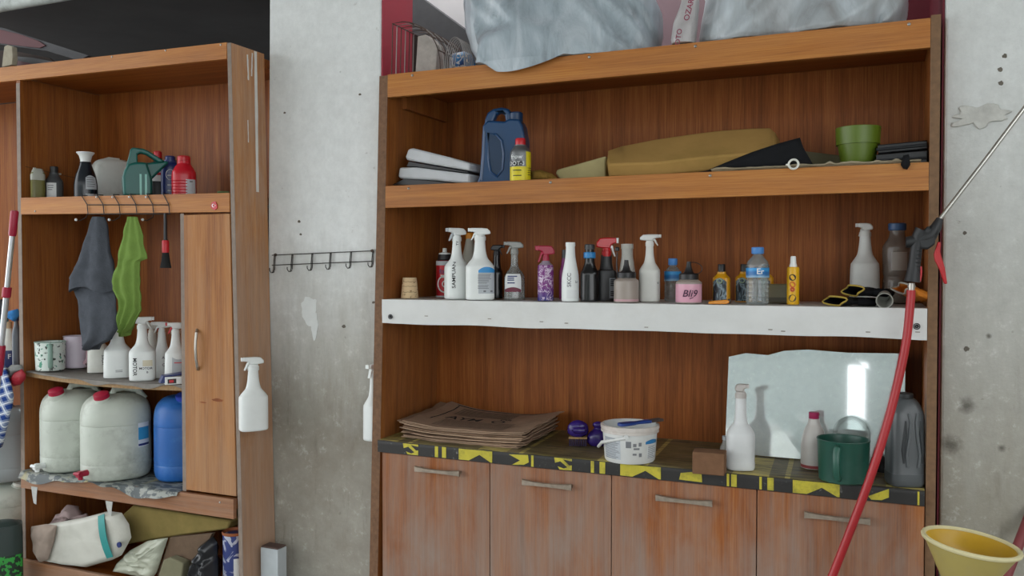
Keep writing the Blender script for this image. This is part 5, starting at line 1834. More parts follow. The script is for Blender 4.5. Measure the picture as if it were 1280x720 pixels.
t, s, hb = bottle('spray_can', 'red and white aerosol can behind the left white spray bottle', 'can', 556, 22, 310, 2.86, ZW, [(0, .96), (.015, 1), (.80, 1), (.86, .96), (.90, .80), (1, .74)], plain('red_can_print', 'b3202c', 0.3, 0.2), ([(0, 0.022), (0.008, 0.022), (0.010, 0.012), (0.012, 0.0085), (0.026, 0.008), (0.027, 0.006)], WHITE, 'valve'))
rr_ = half(22, 556, 2.86)
stick_patch(s, FRONT, hb * .76, hb * .86, rr_ * 5.5, 'silver_shoulder', LABEL_GREY, t, nu=30)
MB().se([(hb * .875, rr_ * .97), (hb * .90, rr_ * .84), (hb + .003, rr_ * .76)], 28).build('black_dome', BLACK, t)
stick_patch(s, FRONT, hb * .005, hb * .045, rr_ * 5.5, 'base_band', LABEL_GREY, t, nu=30)
m = MB()
r0 = rr_
for rad, wd in ((.031, .0026), (.012, .002)):
    m.tube([surf(s, FRONT + 0.1 + rad * math.cos(a) / r0, hb * .32 + rad * math.sin(a), 0.001) for a in [2 * PI * i / 30 for i in range(30)]], wd, 5, True)
m.build('ring_print', PAPER, t)
stick_text('fox', 0.024, s, FRONT - 0.15, hb * .62, 'lettering', NAVY, t)
stick_lines(s, FRONT, [hb * .52, hb * .48], .03, .004, 'label_print', PAPER, t, rag=.3)

# white bottle with long vertical handwriting
Y_ = 2.735
t, s = spray('white spray bottle with a long hand lettered line running up its body', 571, 30, 285, Y_, ZW, -1, WHITE, WHITE, SPRAY_A, 15, flat=0.85, turn=0.35, lever=LABEL_GREY)
stick_text('SAMPUAN', 0.0165, s, FRONT - 0.60, 0.085, 'lettering', INK, t, vertical=1, wide=1.25)
stick_text('TYRE', 0.011, s, FRONT - 0.2, 0.205, 'lettering', INK, t, vertical=1, wide=1.25)
t, s, hb = bottle('bottle', 'cloudy slim bottle with orange cap behind the two tall white spray bottles', 'bottle', 587, 22, 291, 2.90, ZW, [(0, .95, 2.4), (.03, 1, 2.4), (.55, 1, 2.3), (.8, .66), (1, .42)], plain('cloudy_grey_plastic', '9b978b', 0.4), ([(0, 0.015), (0.018, 0.0155), (0.022, 0.013)], plain('orange_cap', 'c98018', 0.4)))
Y_ = 2.70
t, s = spray('white spray bottle with a blue arched and grey printed label', 600, 36, 285, Y_, ZW, -1, WHITE, WHITE, SPRAY_A, 14, flat=0.75, turn=0.05, long=1.15)
stick_patch(s, FRONT + 0.52, 0.022, 0.108, 0.060, 'label', LABEL_GREY, t, round_top=0.012)
stick_patch(s, FRONT + 0.52, 0.094, 0.114, 0.060, 'blue_arch', SKY_BLUE, t, off=0.0014, round_top=0.012)
stick_lines(s, FRONT + 0.30, [0.088, 0.083, 0.078, 0.073, 0.068, 0.063, 0.058, 0.050, 0.045, 0.040], 0.042, 0.002, 'label_print', PRINT, t, rag=.35, off=0.0016)
stick_lines(s, FRONT + 0.35, [0.030], 0.008, 0.006, 'label_print', PRINT, t, off=0.0016)
stick_lines(s, FRONT + 0.85, [0.030], 0.008, 0.006, 'label_print', PRINT, t, off=0.0016)

# black tall bottle
t, s, hb = bottle('bottle', 'slim black bottle with dark spout between white and clear spray bottles', 'bottle', 621, 15, 318, 2.82, ZW, [(0, .96, 2.6), (.02, 1, 2.6), (.55, 1, 2.6), (.66, .8), (.80, .62), (1, .6)], BLACK_SHINY, flat=0.9)
trigger_head(t, hb, 12 / ppm(621, 2.82), 1, BLACK, r=0.011, long=.8)
# clear bottle
CLEAR = clear('clear_bottle_plastic', 'd3d8d6', 0.06, 0.80)
Y_ = 2.75
t, s = spray('clear spray bottle with white and maroon label and grey trigger', 643, 26, 302, Y_, ZW, -1, CLEAR, plain('grey_translucent_head', '8e8f8b', 0.35), [(0, .96, 2.6), (.02, 1, 2.6), (.44, 1, 2.4), (.56, .85), (.66, .48), (.76, .36), (.9, .34), (1, .36)], 14, flat=.75, turn=.1, long=1.0)
hb = s[-1][0]
stick_patch(s, FRONT - 0.25, hb * .17, hb * .55, .052, 'label', PAPER, t, off=0.0012)
stick_patch(s, FRONT - 0.25, hb * .17, hb * .27, .050, 'maroon_flower', plain('maroon_print', '6b1f38', 0.5), t, off=0.0022, round_top=.008)
stick_lines(s, FRONT - 0.25, [hb * q for q in (.5, .46, .42, .36)], .034, .004, 'label_print', NAVY, t, off=0.002, rag=.4)
q_ = [(a[0], a[1] * .93, a[2] * .93, a[3], 0, 0) for a in s if a[0] < hb * .14]
MB().se([(0.002,) + q_[0][1:]] + q_[1:], 28).build('liquid', plain('dark_green_liquid', '2c3a34', 0.2), t)

# purple bottle, red trigger
Y_ = 2.72
k = N('purple_pattern')
vv = k.mapped((1, 1, 1))
pf_ = k.ramp(k.noise(vv, 48, 3, 0.5, 0.9), [(0.50, 0.0), (0.53, 1.0), (0.565, 1.0), (0.58, 0.0)])
zz_ = k.sep()[2]
gr = k.n('ShaderNodeMapRange')
k.l(zz_, gr.inputs[0])
gr.inputs[1].default_value, gr.inputs[2].default_value = 0.0, 0.05
k.col(k.mix(pf_, k.mix(gr.outputs[0], '2c2f7c', '742a76'), 'c9b6cc'))
PURP = k.set(0.3)
t, s = spray('purple patterned bottle with crimson trigger on the white shelf', 682, 20, 307, Y_, ZW, -1, PURP, plain('crimson_trigger', 'a5223f', 0.35), [(0, .96), (.02, 1), (.80, 1), (.90, .84), (.96, .5), (1, .46)], 19, flat=1.0, long=.72, turn=.25)
hb = s[-1][0]
MB().se([(hb * .80, half(20, 682, 2.72) * 1.01), (hb * .905, half(20, 682, 2.72) * .85), (hb * .96, half(20, 682, 2.72) * .55), (hb, half(20, 682, 2.72) * .5)], 24, caps=(False, False)).build('clear_shoulder', plain('grey_lilac_shoulder', '8f8290', 0.3), t)
stick_text('EEE', 0.018, s, FRONT - 0.1, hb * .70, 'lettering', plain('pale_pink_print', 'd9c2d8', 0.5), t, vertical=1)
t, s, hb = bottle('bottle', 'magenta bottle with dark cap peeping from behind the white SKCC bottle', 'bottle', 706, 14, 312, 2.88, ZW, [(0, 1, 2.6), (.6, 1, 2.6), (.8, .7), (1, .5)], plain('magenta_bottle', '8a2c78', 0.35), ([(0, .011), (.03, .010)], DKGREY))
t, s, hb = bottle('bottle', 'white skittle shaped bottle hand lettered SKCC without a sprayer', 'bottle', 713, 22, 303, 2.71, ZW, [(0, .95, 2.2), (.02, 1, 2.2), (.30, 1), (.45, .94), (.62, .72), (.78, .56), (.92, .52), (.94, .56), (1, .54)], WHITE)
stick_text('SKCC', 0.0185, s, FRONT - 0.15, hb * .36, 'lettering', PRINT, t, vertical=1)
stick_patch(s, FRONT + 0.2, hb * .05, hb * .19, .036, 'label', PAPER, t)
stick_text('kr', .012, s, FRONT + 0.75, hb * .33, 'lettering', PRINT, t)

t, s, hb = bottle('polish_bottle', 'glossy black bottle with bright blue collar on the white shelf', 'bottle', 737, 23, 306, 2.725, ZW, [(0, .96, 2.5), (.02, 1, 2.5), (.46, 1, 2.4), (.56, .8), (.66, .60), (.78, .52), (1, .50)], BLACK_SHINY, flat=.8)
rr_ = half(23, 737, 2.725)
MB().se([(hb * .76, rr_ * .58), (hb * .77, rr_ * .66), (hb * .86, rr_ * .66), (hb * .87, rr_ * .58)], 24).build('blue_collar', plain('bright_blue_collar', '2c80bd', 0.4), t)
MB().se([(hb * .92, rr_ * .56), (hb * 1.0, rr_ * .56), (hb * 1.01, rr_ * .44)], 24).build('cap', plain('charcoal_cap', '35373a', 0.4), t)
t, s, hb = bottle('spray_bottle', 'square black bottle with bright red trigger and white lever', 'spray bottle', 758, 25, 319, 2.785, ZW, [(0, .96, 4), (.02, 1, 4), (.60, 1, 3.6), (.68, .72, 3), (.80, .60), (1, .56)], BLACK, flat=.7, turn=.15)
trigger_head(t, hb, 22 / ppm(758, 2.785), 1, plain('bright_red_trigger', 'c01820', 0.3), lever=WHITE, r=.0145, long=.72)
stick_patch(s, FRONT + .75, hb * .06, hb * .50, .030, 'label', plain('grey_label', '83858a', 0.5), t)
stick_lines(s, FRONT + .75, [hb * q for q in (.46, .42, .38, .34, .2, .16, .12)], .022, .004, 'label_print', INK, t, rag=.4)
t, s, hb = bottle('bottle', 'white bottle with plain neck standing behind the clear squeeze bottle', 'bottle', 784, 22, 305, 2.88, ZW, [(0, .95), (.02, 1), (.35, 1), (.62, .80), (.78, .66), (.9, .64), (.92, .70), (1, .70)], WHITE_OLD)
# squeeze bottles
PINKL = plain('pink_liquid', 'dba3b6', 0.35, var=0.05)
SQUEEZ = plain('cloudy_squeeze_plastic', '9c9188', 0.35, var=0.08)


def squeeze(label, px, wpx, top, Y, fill, word, th, cap_side):
    t = placed('squeeze_bottle', label, 'squeeze bottle', px, Y, ZW)
    H = height(px, top, Y, ZW)
    r = half(wpx, px, Y)
    nz = 22 / ppm(px, Y)
    hb = H - nz
    s = smooth_secs([(0, r * .95), (.004, r), (hb * .78, r), (hb * .90, r * .93), (hb * .97, r * .74), (hb, r * .70)], 3)
    MB().se(s, 36).build('body', SQUEEZ, t)
    if fill > .15:
        MB().se([(0.001, r * .96), (.004, r * 1.006), (hb * fill, r * 1.006)], 36, caps=(True, False)).build('liquid', PINKL, t)
    else:
        MB().se([(0.001, r * .96), (.004, r * 1.006), (hb * fill, r * 1.006)], 36, caps=(True, False)).build('liquid', plain('dusky_pink_liquid', 'c79ca4', 0.35), t)
    MB().se([(hb - .002, r * .70), (hb, r * .76), (hb + nz * .28, r * .76), (hb + nz * .34, r * .66)], 32).build('cap', BLACK, t)
    MB().se([(hb + nz * .3, r * .52), (hb + nz * .42, r * .34), (hb + nz * .72, r * .20), (hb + nz, r * .16)], 20).build('nozzle', BLACK, t)
    if cap_side > 0:
        pts = []
        for i in range(13):
            a = PI * .5 - PI * i / 12
            pts.append((r * .30 + r * .72 * math.cos(a) * 1.0, 0, hb + nz * .6 + nz * .36 * math.sin(a)))
        MB().tube([(r * .05, 0, hb + nz * .93)] + pts + [(r * .55, 0, hb + nz * .2)], .0014, 6).build('cap_strap', BLACK, t)
    else:
        MB().tube([(-r * .72, 0, hb + nz * .2), (-r * .78, 0, hb + nz * .8), (-r * .74, 0, hb + nz * 1.45)], .0022, 6).build('cap_strap', BLACK, t)
        MB().se([(-.007, .003), (-.005, .007), (.004, .0075), (.007, .004)], 14, M=Matrix.Translation((-r * .74, 0, hb + nz * 1.62))).build('nozzle_cap', BLACK, t)
    if word:
        stick_text(word, .030, s, th, hb * .42, 'lettering', plain('purple_ink', '4a2340', 0.6), t, slant=.25, off=.0022)
        m = MB()
        m.tube([surf(s, th + (u - .3) * .28, hb * .20 + .004 * u, .0018) for u in (0, .5, 1)], .0011, 5)
        m.build('underline', plain('purple_ink_line', '4a2340', 0.6), t)
    return t


squeeze('clear squeeze bottle nearly empty with black nozzle and dangling cap', 783, 31, 325, 2.70, .12, None, 0, -1)
squeeze('squeeze bottle full of pink liquid with handwriting and black looped nozzle', 861, 32, 327, 2.70, .80, 'Bli9', FRONT + .15, 1)
t, s = spray('white spray bottle spraying left, between the two squeeze bottles', 812, 26, 293, 2.755, ZW, 1, plain('warm_white_plastic', 'd3d3cd', .4), plain('warm_white_head', 'd6d6d2', .4), SPRAY_A, 13, flat=.8, turn=-.05, long=1.15)
stick_text('o', .012, s, FRONT + .9, .062, 'lettering', INK, t)


# water bottles
PET = clear('clear_pet', 'dfe6e6', 0.05, 0.84)


def water(label, px, wpx, top, Y, caplab, word, labz, z=None, ribs=True, cpx=10):
    t = placed('water_bottle', label, 'bottle', px, Y, ZW)
    H = height(px, top, Y, ZW)
    r = half(wpx, px, Y)
    cap_h = cpx / ppm(px, Y) * .8
    hb = H - cap_h
    prof = [(0, r * .90), (.004, r * .97)]
    n = 5
    for i in range(n):
        a = hb * (.06 + .44 * i / n)
        b = hb * .44 / n
        prof += [(a, r), (a + b * .6, r), (a + b * .72, r * .94), (a + b * .88, r * .94)]
    prof += [(hb * .52, r), (hb * .76, r), (hb * .84, r * .90), (hb * .93, r * .55), (hb * .97, r * .42), (hb, r * .40)]
    s = [full(q) for q in prof]
    MB().se(s, 32).build('body', PET, t)
    MB().se([(hb - .001, r * .50), (hb + cap_h * .1, r * .54), (hb + cap_h * .9, r * .54), (hb + cap_h, r * .48)], 24).build('cap', caplab, t)
    m = MB()
    z0, z1 = hb * labz[0], hb * labz[1]
    m.se([(z0, r * 1.012), (z1, r * 1.012)], 32, caps=(False, False))
    k = N('water_label')
    q = k.sep()[2]
    mr = k.n('ShaderNodeMapRange')
    k.l(q, mr.inputs[0])
    mr.inputs[1].default_value, mr.inputs[2].default_value = z0, z1
    nn = k.noise(k.mapped((1, 1, 1)), 24, 3)
    f = k.math('ADD', mr.outputs[0], k.math('MULTIPLY', k.math('SUBTRACT', nn, .5), .5))
    k.col(k.ramp(f, [(.05, '8db4cf'), (.3, '2f6da8'), (.55, '1f6cb0'), (.8, '3a9bd6'), (1, '2c7fc0')]))
    m.build('label', k.set(.35), t)
    if word:
        stick_text(word, .024, s, FRONT + .25, (z0 + z1) / 2 + .004, 'lettering', WHITE, t, off=.0022)
    return t


CAPB = plain('light_blue_cap', '4a86c8', .4)
water('small clear water bottle with blue label and cap left of pink squeeze bottle', 841, 21, 323, 2.83, CAPB, None, (.56, .82))
water('clear water bottle with blue mountain label lettered Er and blue cap', 947, 28, 309, 2.70, CAPB, 'Er', (.53, .72))

YBOT = plain('amber_yellow_plastic', 'cf9315', .32, var=.06)
k = N('dark_streaked_label')
k.col(k.ramp(k.noise(k.mapped((2, 2, 1)), 26, 3, .5, 1), [(.42, '1b2024'), (.5, '51626c'), (.56, '8fa0a8'), (.62, '1d2226')]))
DLAB = k.set(.3)


def yellow(label, px, wpx, top, Y):
    t, s, hb = bottle('polish_bottle', label, 'bottle', px, wpx, top, Y, ZW, [(0, .96, 2.8), (.02, 1, 2.8), (.72, 1, 2.6), (.82, .88, 2.3), (.90, .62), (.94, .52), (1, .5)], YBOT, ([(0, .0115), (.022, .0112), (.024, .010)], BLACK), flat=.62, turn=-.3)
    stick_patch(s, FRONT - .05, hb * .03, hb * .80, half(wpx, px, Y) * 1.25, 'label', DLAB, t, round_top=.012)
    m = MB()
    r0 = polar(*sec_at(s, hb * .6)[1:4], FRONT)
    m.tube([surf(s, FRONT - .05 + .007 * math.cos(a) / r0, hb * .70 + .007 * math.sin(a), .0014) for a in [2 * PI * i / 18 for i in range(18)]], .0014, 5, True)
    m.build('emblem', plain('pale_green_print', '9fb38a', .5), t)


yellow('amber yellow polish bottle with black cap, standing alone behind the orange clip', 902, 22, 330, 2.755)
yellow('amber yellow polish bottle with black cap, second one, behind the water bottle', 930, 21, 330, 2.86)
yellow('amber yellow polish bottle with black cap, hidden behind the water bottle', 957, 20, 330, 2.90)
# orange clip
t = placed('clip', 'orange plastic scraper with dark end lying before the yellow bottle', 'clip', 899, 2.668, ZW, turn=.1)
MB().prism([(-.032, .0), (-.030, .007), (-.015, .010), (.020, .013), (.030, .011), (.030, .004), (.02, 0)], -.010, .010).build('blade', plain('orange_plastic', 'd98a1e', .4), t, bevel=.002)
MB().box(.026, .036, -.009, .009, .002, .016).build('dark_end', plain('dark_brown_plastic', '3a2a1c', .5), t, bevel=.003)
# olive container
t = placed('canister', 'olive translucent square canister standing behind the water bottle', 'canister', 972, 2.84, ZW, turn=-.15)
Ht = height(975, 355, 2.84, ZW)
OLV = plain('olive_translucent', '6a6248', .4, var=.1)
MB().se([(0, .042, .032, 6), (.004, .045, .035, 6), (Ht - .006, .045, .035, 6), (Ht, .042, .032, 6)], 36).build('body', OLV, t)
MB().se([(.004, .0455, .0355, 6, 0, 0), (.004, .0455, .0355, 6, 0, 0), (.018, .0455, .0355, 6)], 36).build('base_band', plain('dark_olive_band', '4a4434', .5), t)
# yellow tube
t, s, hb = bottle('spray_tube', 'slim yellow bottle with tall white cap, label with orange and dark rounds', 'bottle', 991.5, 15, 320, 2.73, ZW, [(0, .96), (.02, 1), (.92, 1), (.98, .9), (1, .85)], YELLOW, ([(0, .0115), (.004, .0112), (.012, .009), (.030, .008), (.033, .0065)], WHITE), k=2)
r0 = half(15, 991, 2.73)
for zf, c_, rad in ((.72, INK, .010), (.17, plain('brown_badge', '4a3a1a', .5), .011), (.53, plain('orange_flame', 'cf6418', .5), .009), (.40, plain('red_flame', 'b83a1c', .5), .007)):
    pts = [surf(s, FRONT - .1 + rad * math.cos(a) / r0, hb * zf + rad * math.sin(a), .0008 + zf * .0004) for a in [2 * PI * i / 16 for i in range(16)]]
    MB().add(pts, [tuple(range(16))]).build('round_print', c_, t, smooth=0)


# gloves
GLB = plain('black_knit', '17171a', .9, var=.2, scale=60, bump=.5, spec=.15)
TRIM = plain('yellow_cuff_trim', 'a88f3c', .85)


def glove(label, px0, px1, py, Y, z, hgt, mat, trim, seed, cuff=True):
    "a work glove lying on the shelf, open cuff towards the left, fingers at the far end"
    a, b = XX(px0, Y), XX(px1, Y)
    t = thing('work_glove', label, 'glove', (a, Y, z))
    L = b - a
    h = hgt / 2
    rs = []
    for i in range(13):
        u = i / 12
        hh = h * (1 - .25 * u + .10 * math.sin(u * 9 + seed))
        ww = .045 * (1 - .1 * math.cos(u * 5)) * (1 if u < .9 else .9)
        ring = [Vector((L * .72 * u + .01 * math.sin(3 * th_) * (u < .05), ww * math.cos(th_), hh + hh * math.sin(th_) * (.96 + .05 * math.sin(th_ * 3 + u * 6)))) for th_ in [2 * PI * j / 20 for j in range(20)]]
        rs.append(ring)
    n = len(rs)
    inner = [[p + Vector((0.001, 0, 0)) + (Vector((p.x, 0, h)) - p) * .10 for p in r] for r in rs[:8]]
    m = MB().rings(inner[::-1] + rs, (True, True))
    m.build('shell', mat, t, smooth=70)
    for j in range(4):
        y0 = -.032 + .021 * j
        MB().tube([(L * .66, y0, h), (L * .82, y0 * 1.1, h * .95), (L * (.97 - .03 * abs(j - 1.5)), y0 * 1.15 + .004, h * .75)], [.0105, .0100, .0085], 10).build('finger', mat, t)
    MB().tube([(L * .35, -.038, h * .9), (L * .52, -.058, h * .7), (L * .64, -.060, h * .55)], [.011, .0105, .009], 10).build('thumb', mat, t)
    if trim:
        MB().tube([rs[0][j] for j in range(20)], .0028, 6, True).build('cuff_trim', trim, t)
    return t


g1 = glove('black work glove with yellow trimmed cuff, lower one in front on the shelf', 1028, 1096, 385, 2.70, ZW, .026, GLB, TRIM, 1.0)
g1.rotation_euler = (0, 0, R(50))
g1.location.x = XX(1044, 2.70)
g1.location.y = 2.69
g2 = glove('black work glove with yellow trimmed cuff, upper one lying behind the other', 1043, 1098, 375, 2.775, ZW + .0205, .030, GLB, TRIM, 2.0)
g2.rotation_euler = (0, R(2), R(42))
g2.location.x = XX(1066, 2.715)
g2.location.y = 2.715
g2.location.z = ZW + .028
t, s = spray('white spray bottle near the right end, behind the black gloves', 1081, 35, 279, 2.93, ZW, -1, plain('shaded_white_plastic', 'cfd0cc', .4), plain('off_white_head', 'c9c9c4', .4), SPRAY_C, 15, flat=.75, turn=.2, long=.72)
# grey cup on its side
t = placed('cup', 'small grey plastic cup lying on its side between the gloves', 'cup', 1106, 2.69, ZW)
t.location.z = ZW + .0235
M = Matrix.Rotation(R(102), 4, 'X') @ Matrix.Rotation(R(0), 4, 'Y')
MB().se([(-.03, .014), (-.028, .0165), (.028, .023), (.030, .0232), (.030, .020), (-.024, .014), (-.025, .002)], 32, M=M).build('shell', plain('grey_cup_plastic', '8e8e86', .5), t)
# pale and orange glove
g3 = glove('grey and orange work glove with wide open cuff under the clear bottle', 1107, 1150, 370, 2.735, ZW + .002, .030, plain('orange_glove', 'cf7d1e', .8, var=.15, scale=40, bump=.3), plain('grey_cuff_edge', '9a968c', .85), 4.0)
g3.rotation_euler = (0, R(22), R(35))
g3.location = (XX(1126, 2.70), 2.70, ZW + .040)
t = placed('bottle', 'large clear bottle with blue cap at the right end of the white shelf', 'bottle', 1121, 2.95, ZW)
Ht = height(1121, 279, 2.95, ZW)
r = half(34, 1121, 2.95)
hb = Ht - .022
s = smooth_secs([(0, r * .9), (.01, r), (hb * .3, r * .97), (hb * .36, r * .9), (hb * .42, r * .97), (hb * .72, r), (hb * .80, r * .92), (hb * .9, r * .58), (hb, r * .52)], 3)
MB().se(s, 32).build('body', clear('dull_clear_pet', 'b0a296', .03, .74, fres=.35), t)
MB().se([(hb - .001, r * .56), (hb + .002, r * .62), (hb + .02, r * .62), (hb + .022, r * .55)], 24).build('cap', plain('dull_blue_cap', '2f527e', .4), t)
stick_patch(s, FRONT + .2, hb * .45, hb * .70, r * 1.1, 'label', plain('faded_clear_label', '8a8078', .4), t)


# ------------------------------------------------------------------ counter
ZC = 0.9022
# pile of old newspapers: every paper is a thing
PAPERS = [plain('brown_newsprint_%d' % i, c, .95, var=.18, scale=14, spec=.1, dirt='6b5746', dirt_amt=.4) for i, c in enumerate(('a38974', 'b39880', '8f7661'))]
NEWS_INK = plain('faded_news_ink', '15100d', .9)
x0n, x1n, y0n, y1n = -1.622, -1.125, 2.675, 3.045
NP = 13


def curl(x, y, i):
    u, v = min(1, max(0, (x - x0n) / (x1n - x0n))), min(1, max(0, (y - y0n) / (y1n - y0n)))
    return curl0(u, v, i)


def curl0(u, v, i):
    "height of a paper of the pile above the flat, u along, v into the shelf"
    e = .030 * max(0, (.38 - u) / .38) ** 1.7 * (.6 + .4 * v) + .030 * max(0, (u - .62) / .38) ** 2 * (.35 + .65 * v) + .014 * max(0, (v - .7) / .3) ** 1.5 * (1 - u)
    return e * (.25 + .75 * i / NP)


for i in range(NP):
    rnd = random.Random(i + 3)
    dx, dy, rot = rnd.uniform(-.012, .012), rnd.uniform(-.008, .010), R(rnd.uniform(-2.2, 2.2))
    sh = rnd.uniform(.92, 1.0)
    lw, ld = (x1n - x0n) * sh * (1.0 if i > 2 else .96), (y1n - y0n) * rnd.uniform(.88, .97)
    cxn, cyn = (x0n + x1n) / 2 + dx, (y0n + y1n) / 2 + dy
    zb_ = .0010 + i * .0040
    if i == NP - 1:
        cxn, cyn, rot, lw, ld = cxn + .004, (y0n + y1n) / 2 + .004, R(-1.5), (x1n - x0n) * .97, (y1n - y0n) * .96

    def pf2(u, v, i=i, cxn=cxn, cyn=cyn, lw=lw, ld=ld, rot=rot, zb_=zb_, ex=0.0):
        lx, ly = (u - .5) * lw, (v - .5) * ld
        ly += (.011 * noise.noise(Vector((u * 5, i * 3.1, 0))) + .005 * noise.noise(Vector((u * 17, i * 5.1, 0)))) * max(0, 1 - v * 4)
        lx += .012 * noise.noise(Vector((v * 6, i * 2.7, 5))) * max(0, 1 - 5 * min(u, 1 - u))
        x, y = lx * math.cos(rot) - ly * math.sin(rot), lx * math.sin(rot) + ly * math.cos(rot)
        wv = .0007 * noise.noise(Vector((u * 4, v * 4, i * .5)))
        return (x, y, zb_ + curl(cxn + x, cyn + y, i) + wv * .3 + ex)
    top_ = i == NP - 1
    lab = 'topmost brown old newspaper of the pile, headline AYM visible, left end of counter' if top_ else ('bottom brown newspaper of the pile, lying flat on the barrier film' if i == 0 else 'brown old newspaper inside the curled pile at the left end of counter')
    t = thing('newspaper', lab, 'newspaper', (cxn, cyn, ZC), 0, 'old newspapers in the pile on the counter')
    MB().grid(pf2, 22, 12, .0028).build('sheets', PAPERS[i % 3], t, smooth=50)
    if i in (4, 8):
        # a corner of an inner page sticks out of the front
        uu = .72 if i == 8 else .04
        c_ = Vector(pf2(uu, .02))
        MB().add([c_ + Vector(q) for q in ((-.03, .02, -.0012), (.035, .02, -.0012), (.02, -.016, -.001), (-.012, -.022, -.0015))], [(0, 1, 2, 3)]).build('loose_corner', PAPERS[1], t, smooth=0)
    if top_:
        def onpaper(body, size, uc, vc, part='headline'):
            vs, fs = text2d(body, size)
            m = MB()
            pts = []
            for a, b in vs:
                pts.append(Vector(pf2(uc + a / lw, vc + b / ld, ex=.0012)))
            m.add(pts, fs)
            m.build(part, NEWS_INK, t, smooth=0, normals=False)
        onpaper('AYM  O', .070, .42, .50)
        onpaper('OR', .034, .64, .62)
        m = MB()
        for q in range(7):
            v_ = .66 + .038 * q
            m.add([pf2(.16 + .5 * w_ / 8, v_ + dv, ex=.0010) for w_ in range(9) for dv in (0, .012)], [(2 * w_, 2 * w_ + 2, 2 * w_ + 3, 2 * w_ + 1) for w_ in range(8)])
        for q in range(8):
            v_ = .10 + .04 * q
            m.add([pf2(.20 + .6 * w_ / 8, v_ + dv, ex=.0010) for w_ in range(9) for dv in (0, .010)], [(2 * w_, 2 * w_ + 2, 2 * w_ + 3, 2 * w_ + 1) for w_ in range(8)])
        m.build('columns_of_print', plain('faded_print_lines', '30251d', .9), t, smooth=0, normals=False)
        m = MB()
        fr = [(.08 + .80 * q / 20, .95) for q in range(21)]
        m.add([pf2(u, v + dv, ex=.0010) for u, v in fr for dv in (0, .02)], [(2 * w_, 2 * w_ + 2, 2 * w_ + 3, 2 * w_ + 1) for w_ in range(20)])
        fr = [(.10, .30 + .64 * q / 12) for q in range(13)]
        m.add([pf2(u + du, v, ex=.0010) for u, v in fr for du in (0, .012)], [(2 * w_, 2 * w_ + 2, 2 * w_ + 3, 2 * w_ + 1) for w_ in range(12)])
        m.build('page_border', NEWS_INK, t, smooth=0, normals=False)

# purple scrubbing brushes
PUR = plain('deep_purple_plastic', '33206b', .22, var=.05)
for i, (px, py, lab, tilt) in enumerate(((720, 558, 'purple handled scrubbing brush, bristles showing, right of the newspapers', 0), (744, 559, 'purple knobbed scrubbing brush lying bristles away, beside the white bucket', 1))):
    q = onz(px, py, ZC)
    t = thing('scrubbing_brush', lab, 'brush', (q.x, q.y + (.02 if i == 0 else .035), ZC), face_cam(q.x, q.y) + PI / 2)
    if tilt == 0:
        MB().box(-.032, .032, -.016, .016, .024, .031).build('wooden_block', plain('pale_brush_wood', 'a08253', .7), t, bevel=.002)
        m = MB()
        for a in range(9):
            for b in range(3):
                x = -.027 + a * .0067
                m.tube([(x, -.012 + b * .012, .024), (x * 1.05, -.012 + b * .0125, .0005)], [.0022, .0028], 6)
        m.build('bristles', plain('dark_violet_bristles', '231c45', .7), t)['kind'] = 'stuff'
        MB().se(smooth_secs([(.031, .018, .014), (.040, .034, .020), (.058, .037, .022), (.074, .032, .019), (.084, .018, .012), (.088, .006, .004)], 3), 28).build('knob', PUR, t)
        MB().se([(-.024, .001), (-.020, .009), (0, .0125), (.020, .009), (.024, .001)], 20, M=Matrix.Translation((.004, -.019, .056)) @ Matrix.Rotation(R(90), 4, 'Y')).build('grip_boss', PUR, t)
    else:
        MB().se(smooth_secs([(.0005, .030, .022), (.012, .040, .027), (.030, .040, .027), (.046, .030, .022), (.056, .018, .014), (.062, .015, .012), (.070, .020, .015), (.078, .018, .013), (.083, .006, .005)], 3), 30).build('knob', PUR, t)
        MB().box(.018, .052, .002, .034, .001, .010).build('wooden_block', plain('dark_stained_block', '3d2b3c', .6), t, bevel=.002)

# white bucket
q = onz(788, 583, ZC)
Yb_ = q.y + .098
t = placed('bucket', 'white plastic paint bucket with printed label and folded wire handle', 'bucket', 788, Yb_, ZC, turn=0)
H = height(788, 535, Yb_ - .1, ZC) - .004
rb, rt = half(63, 788, Yb_), half(69, 788, Yb_)
BKT = plain('white_bucket_plastic', 'd6d8d6', .38, var=.06, scale=10, dirt='a39c8e', dirt_amt=.3)
s = [full(q) for q in ((0, rb * .96), (.005, rb), (H * .80, rb + (rt - rb) * .80), (H * .82, rt * .985), (H, rt))]
MB().se([(0, rb * .96), (.005, rb), (H * .80, rb + (rt - rb) * .80), (H * .805, rb + (rt - rb) * .80), (H, rt), (H, rt * .96), (H * .5, rb * .98), (.01, rb * .92), (.008, .003)], 56).build('pail', BKT, t)
MB().se([(H * .79, rt * .99), (H * .80, rt * 1.045), (H * .86, rt * 1.045), (H * .865, rt * 1.02), (H * .90, rt * 1.02), (H * .905, rt * 1.06), (H * .985, rt * 1.06), (H * 1.0, rt * 1.03), (H * .995, rt * .97)], 56, caps=(False, False)).build('rim', plain('grubby_bucket_rim', 'cdc6bf', .45, var=.08, scale=30, dirt='8d6f60', dirt_amt=.4), t)
for (th, z0, z1, wd, rows) in ((FRONT - .75, .12, .70, .066, 13), (FRONT + .95, .14, .50, .040, 9)):
    stick_patch(s, th, H * z0, H * z1, wd, 'label', LABEL_GREY if th < FRONT else PAPER, t)
    stick_lines(s, th, [H * (z0 + .02 + (z1 - z0 - .04) * j / rows) for j in range(rows + 1)], wd * .92, .0018, 'label_print', PRINT, t, rag=.25)
stick_patch(s, FRONT + .95, H * .54, H * .66, .058, 'blue_swoosh', plain('blue_swoosh', '2f7cb4', .5), t, round_top=.006)
m = MB()
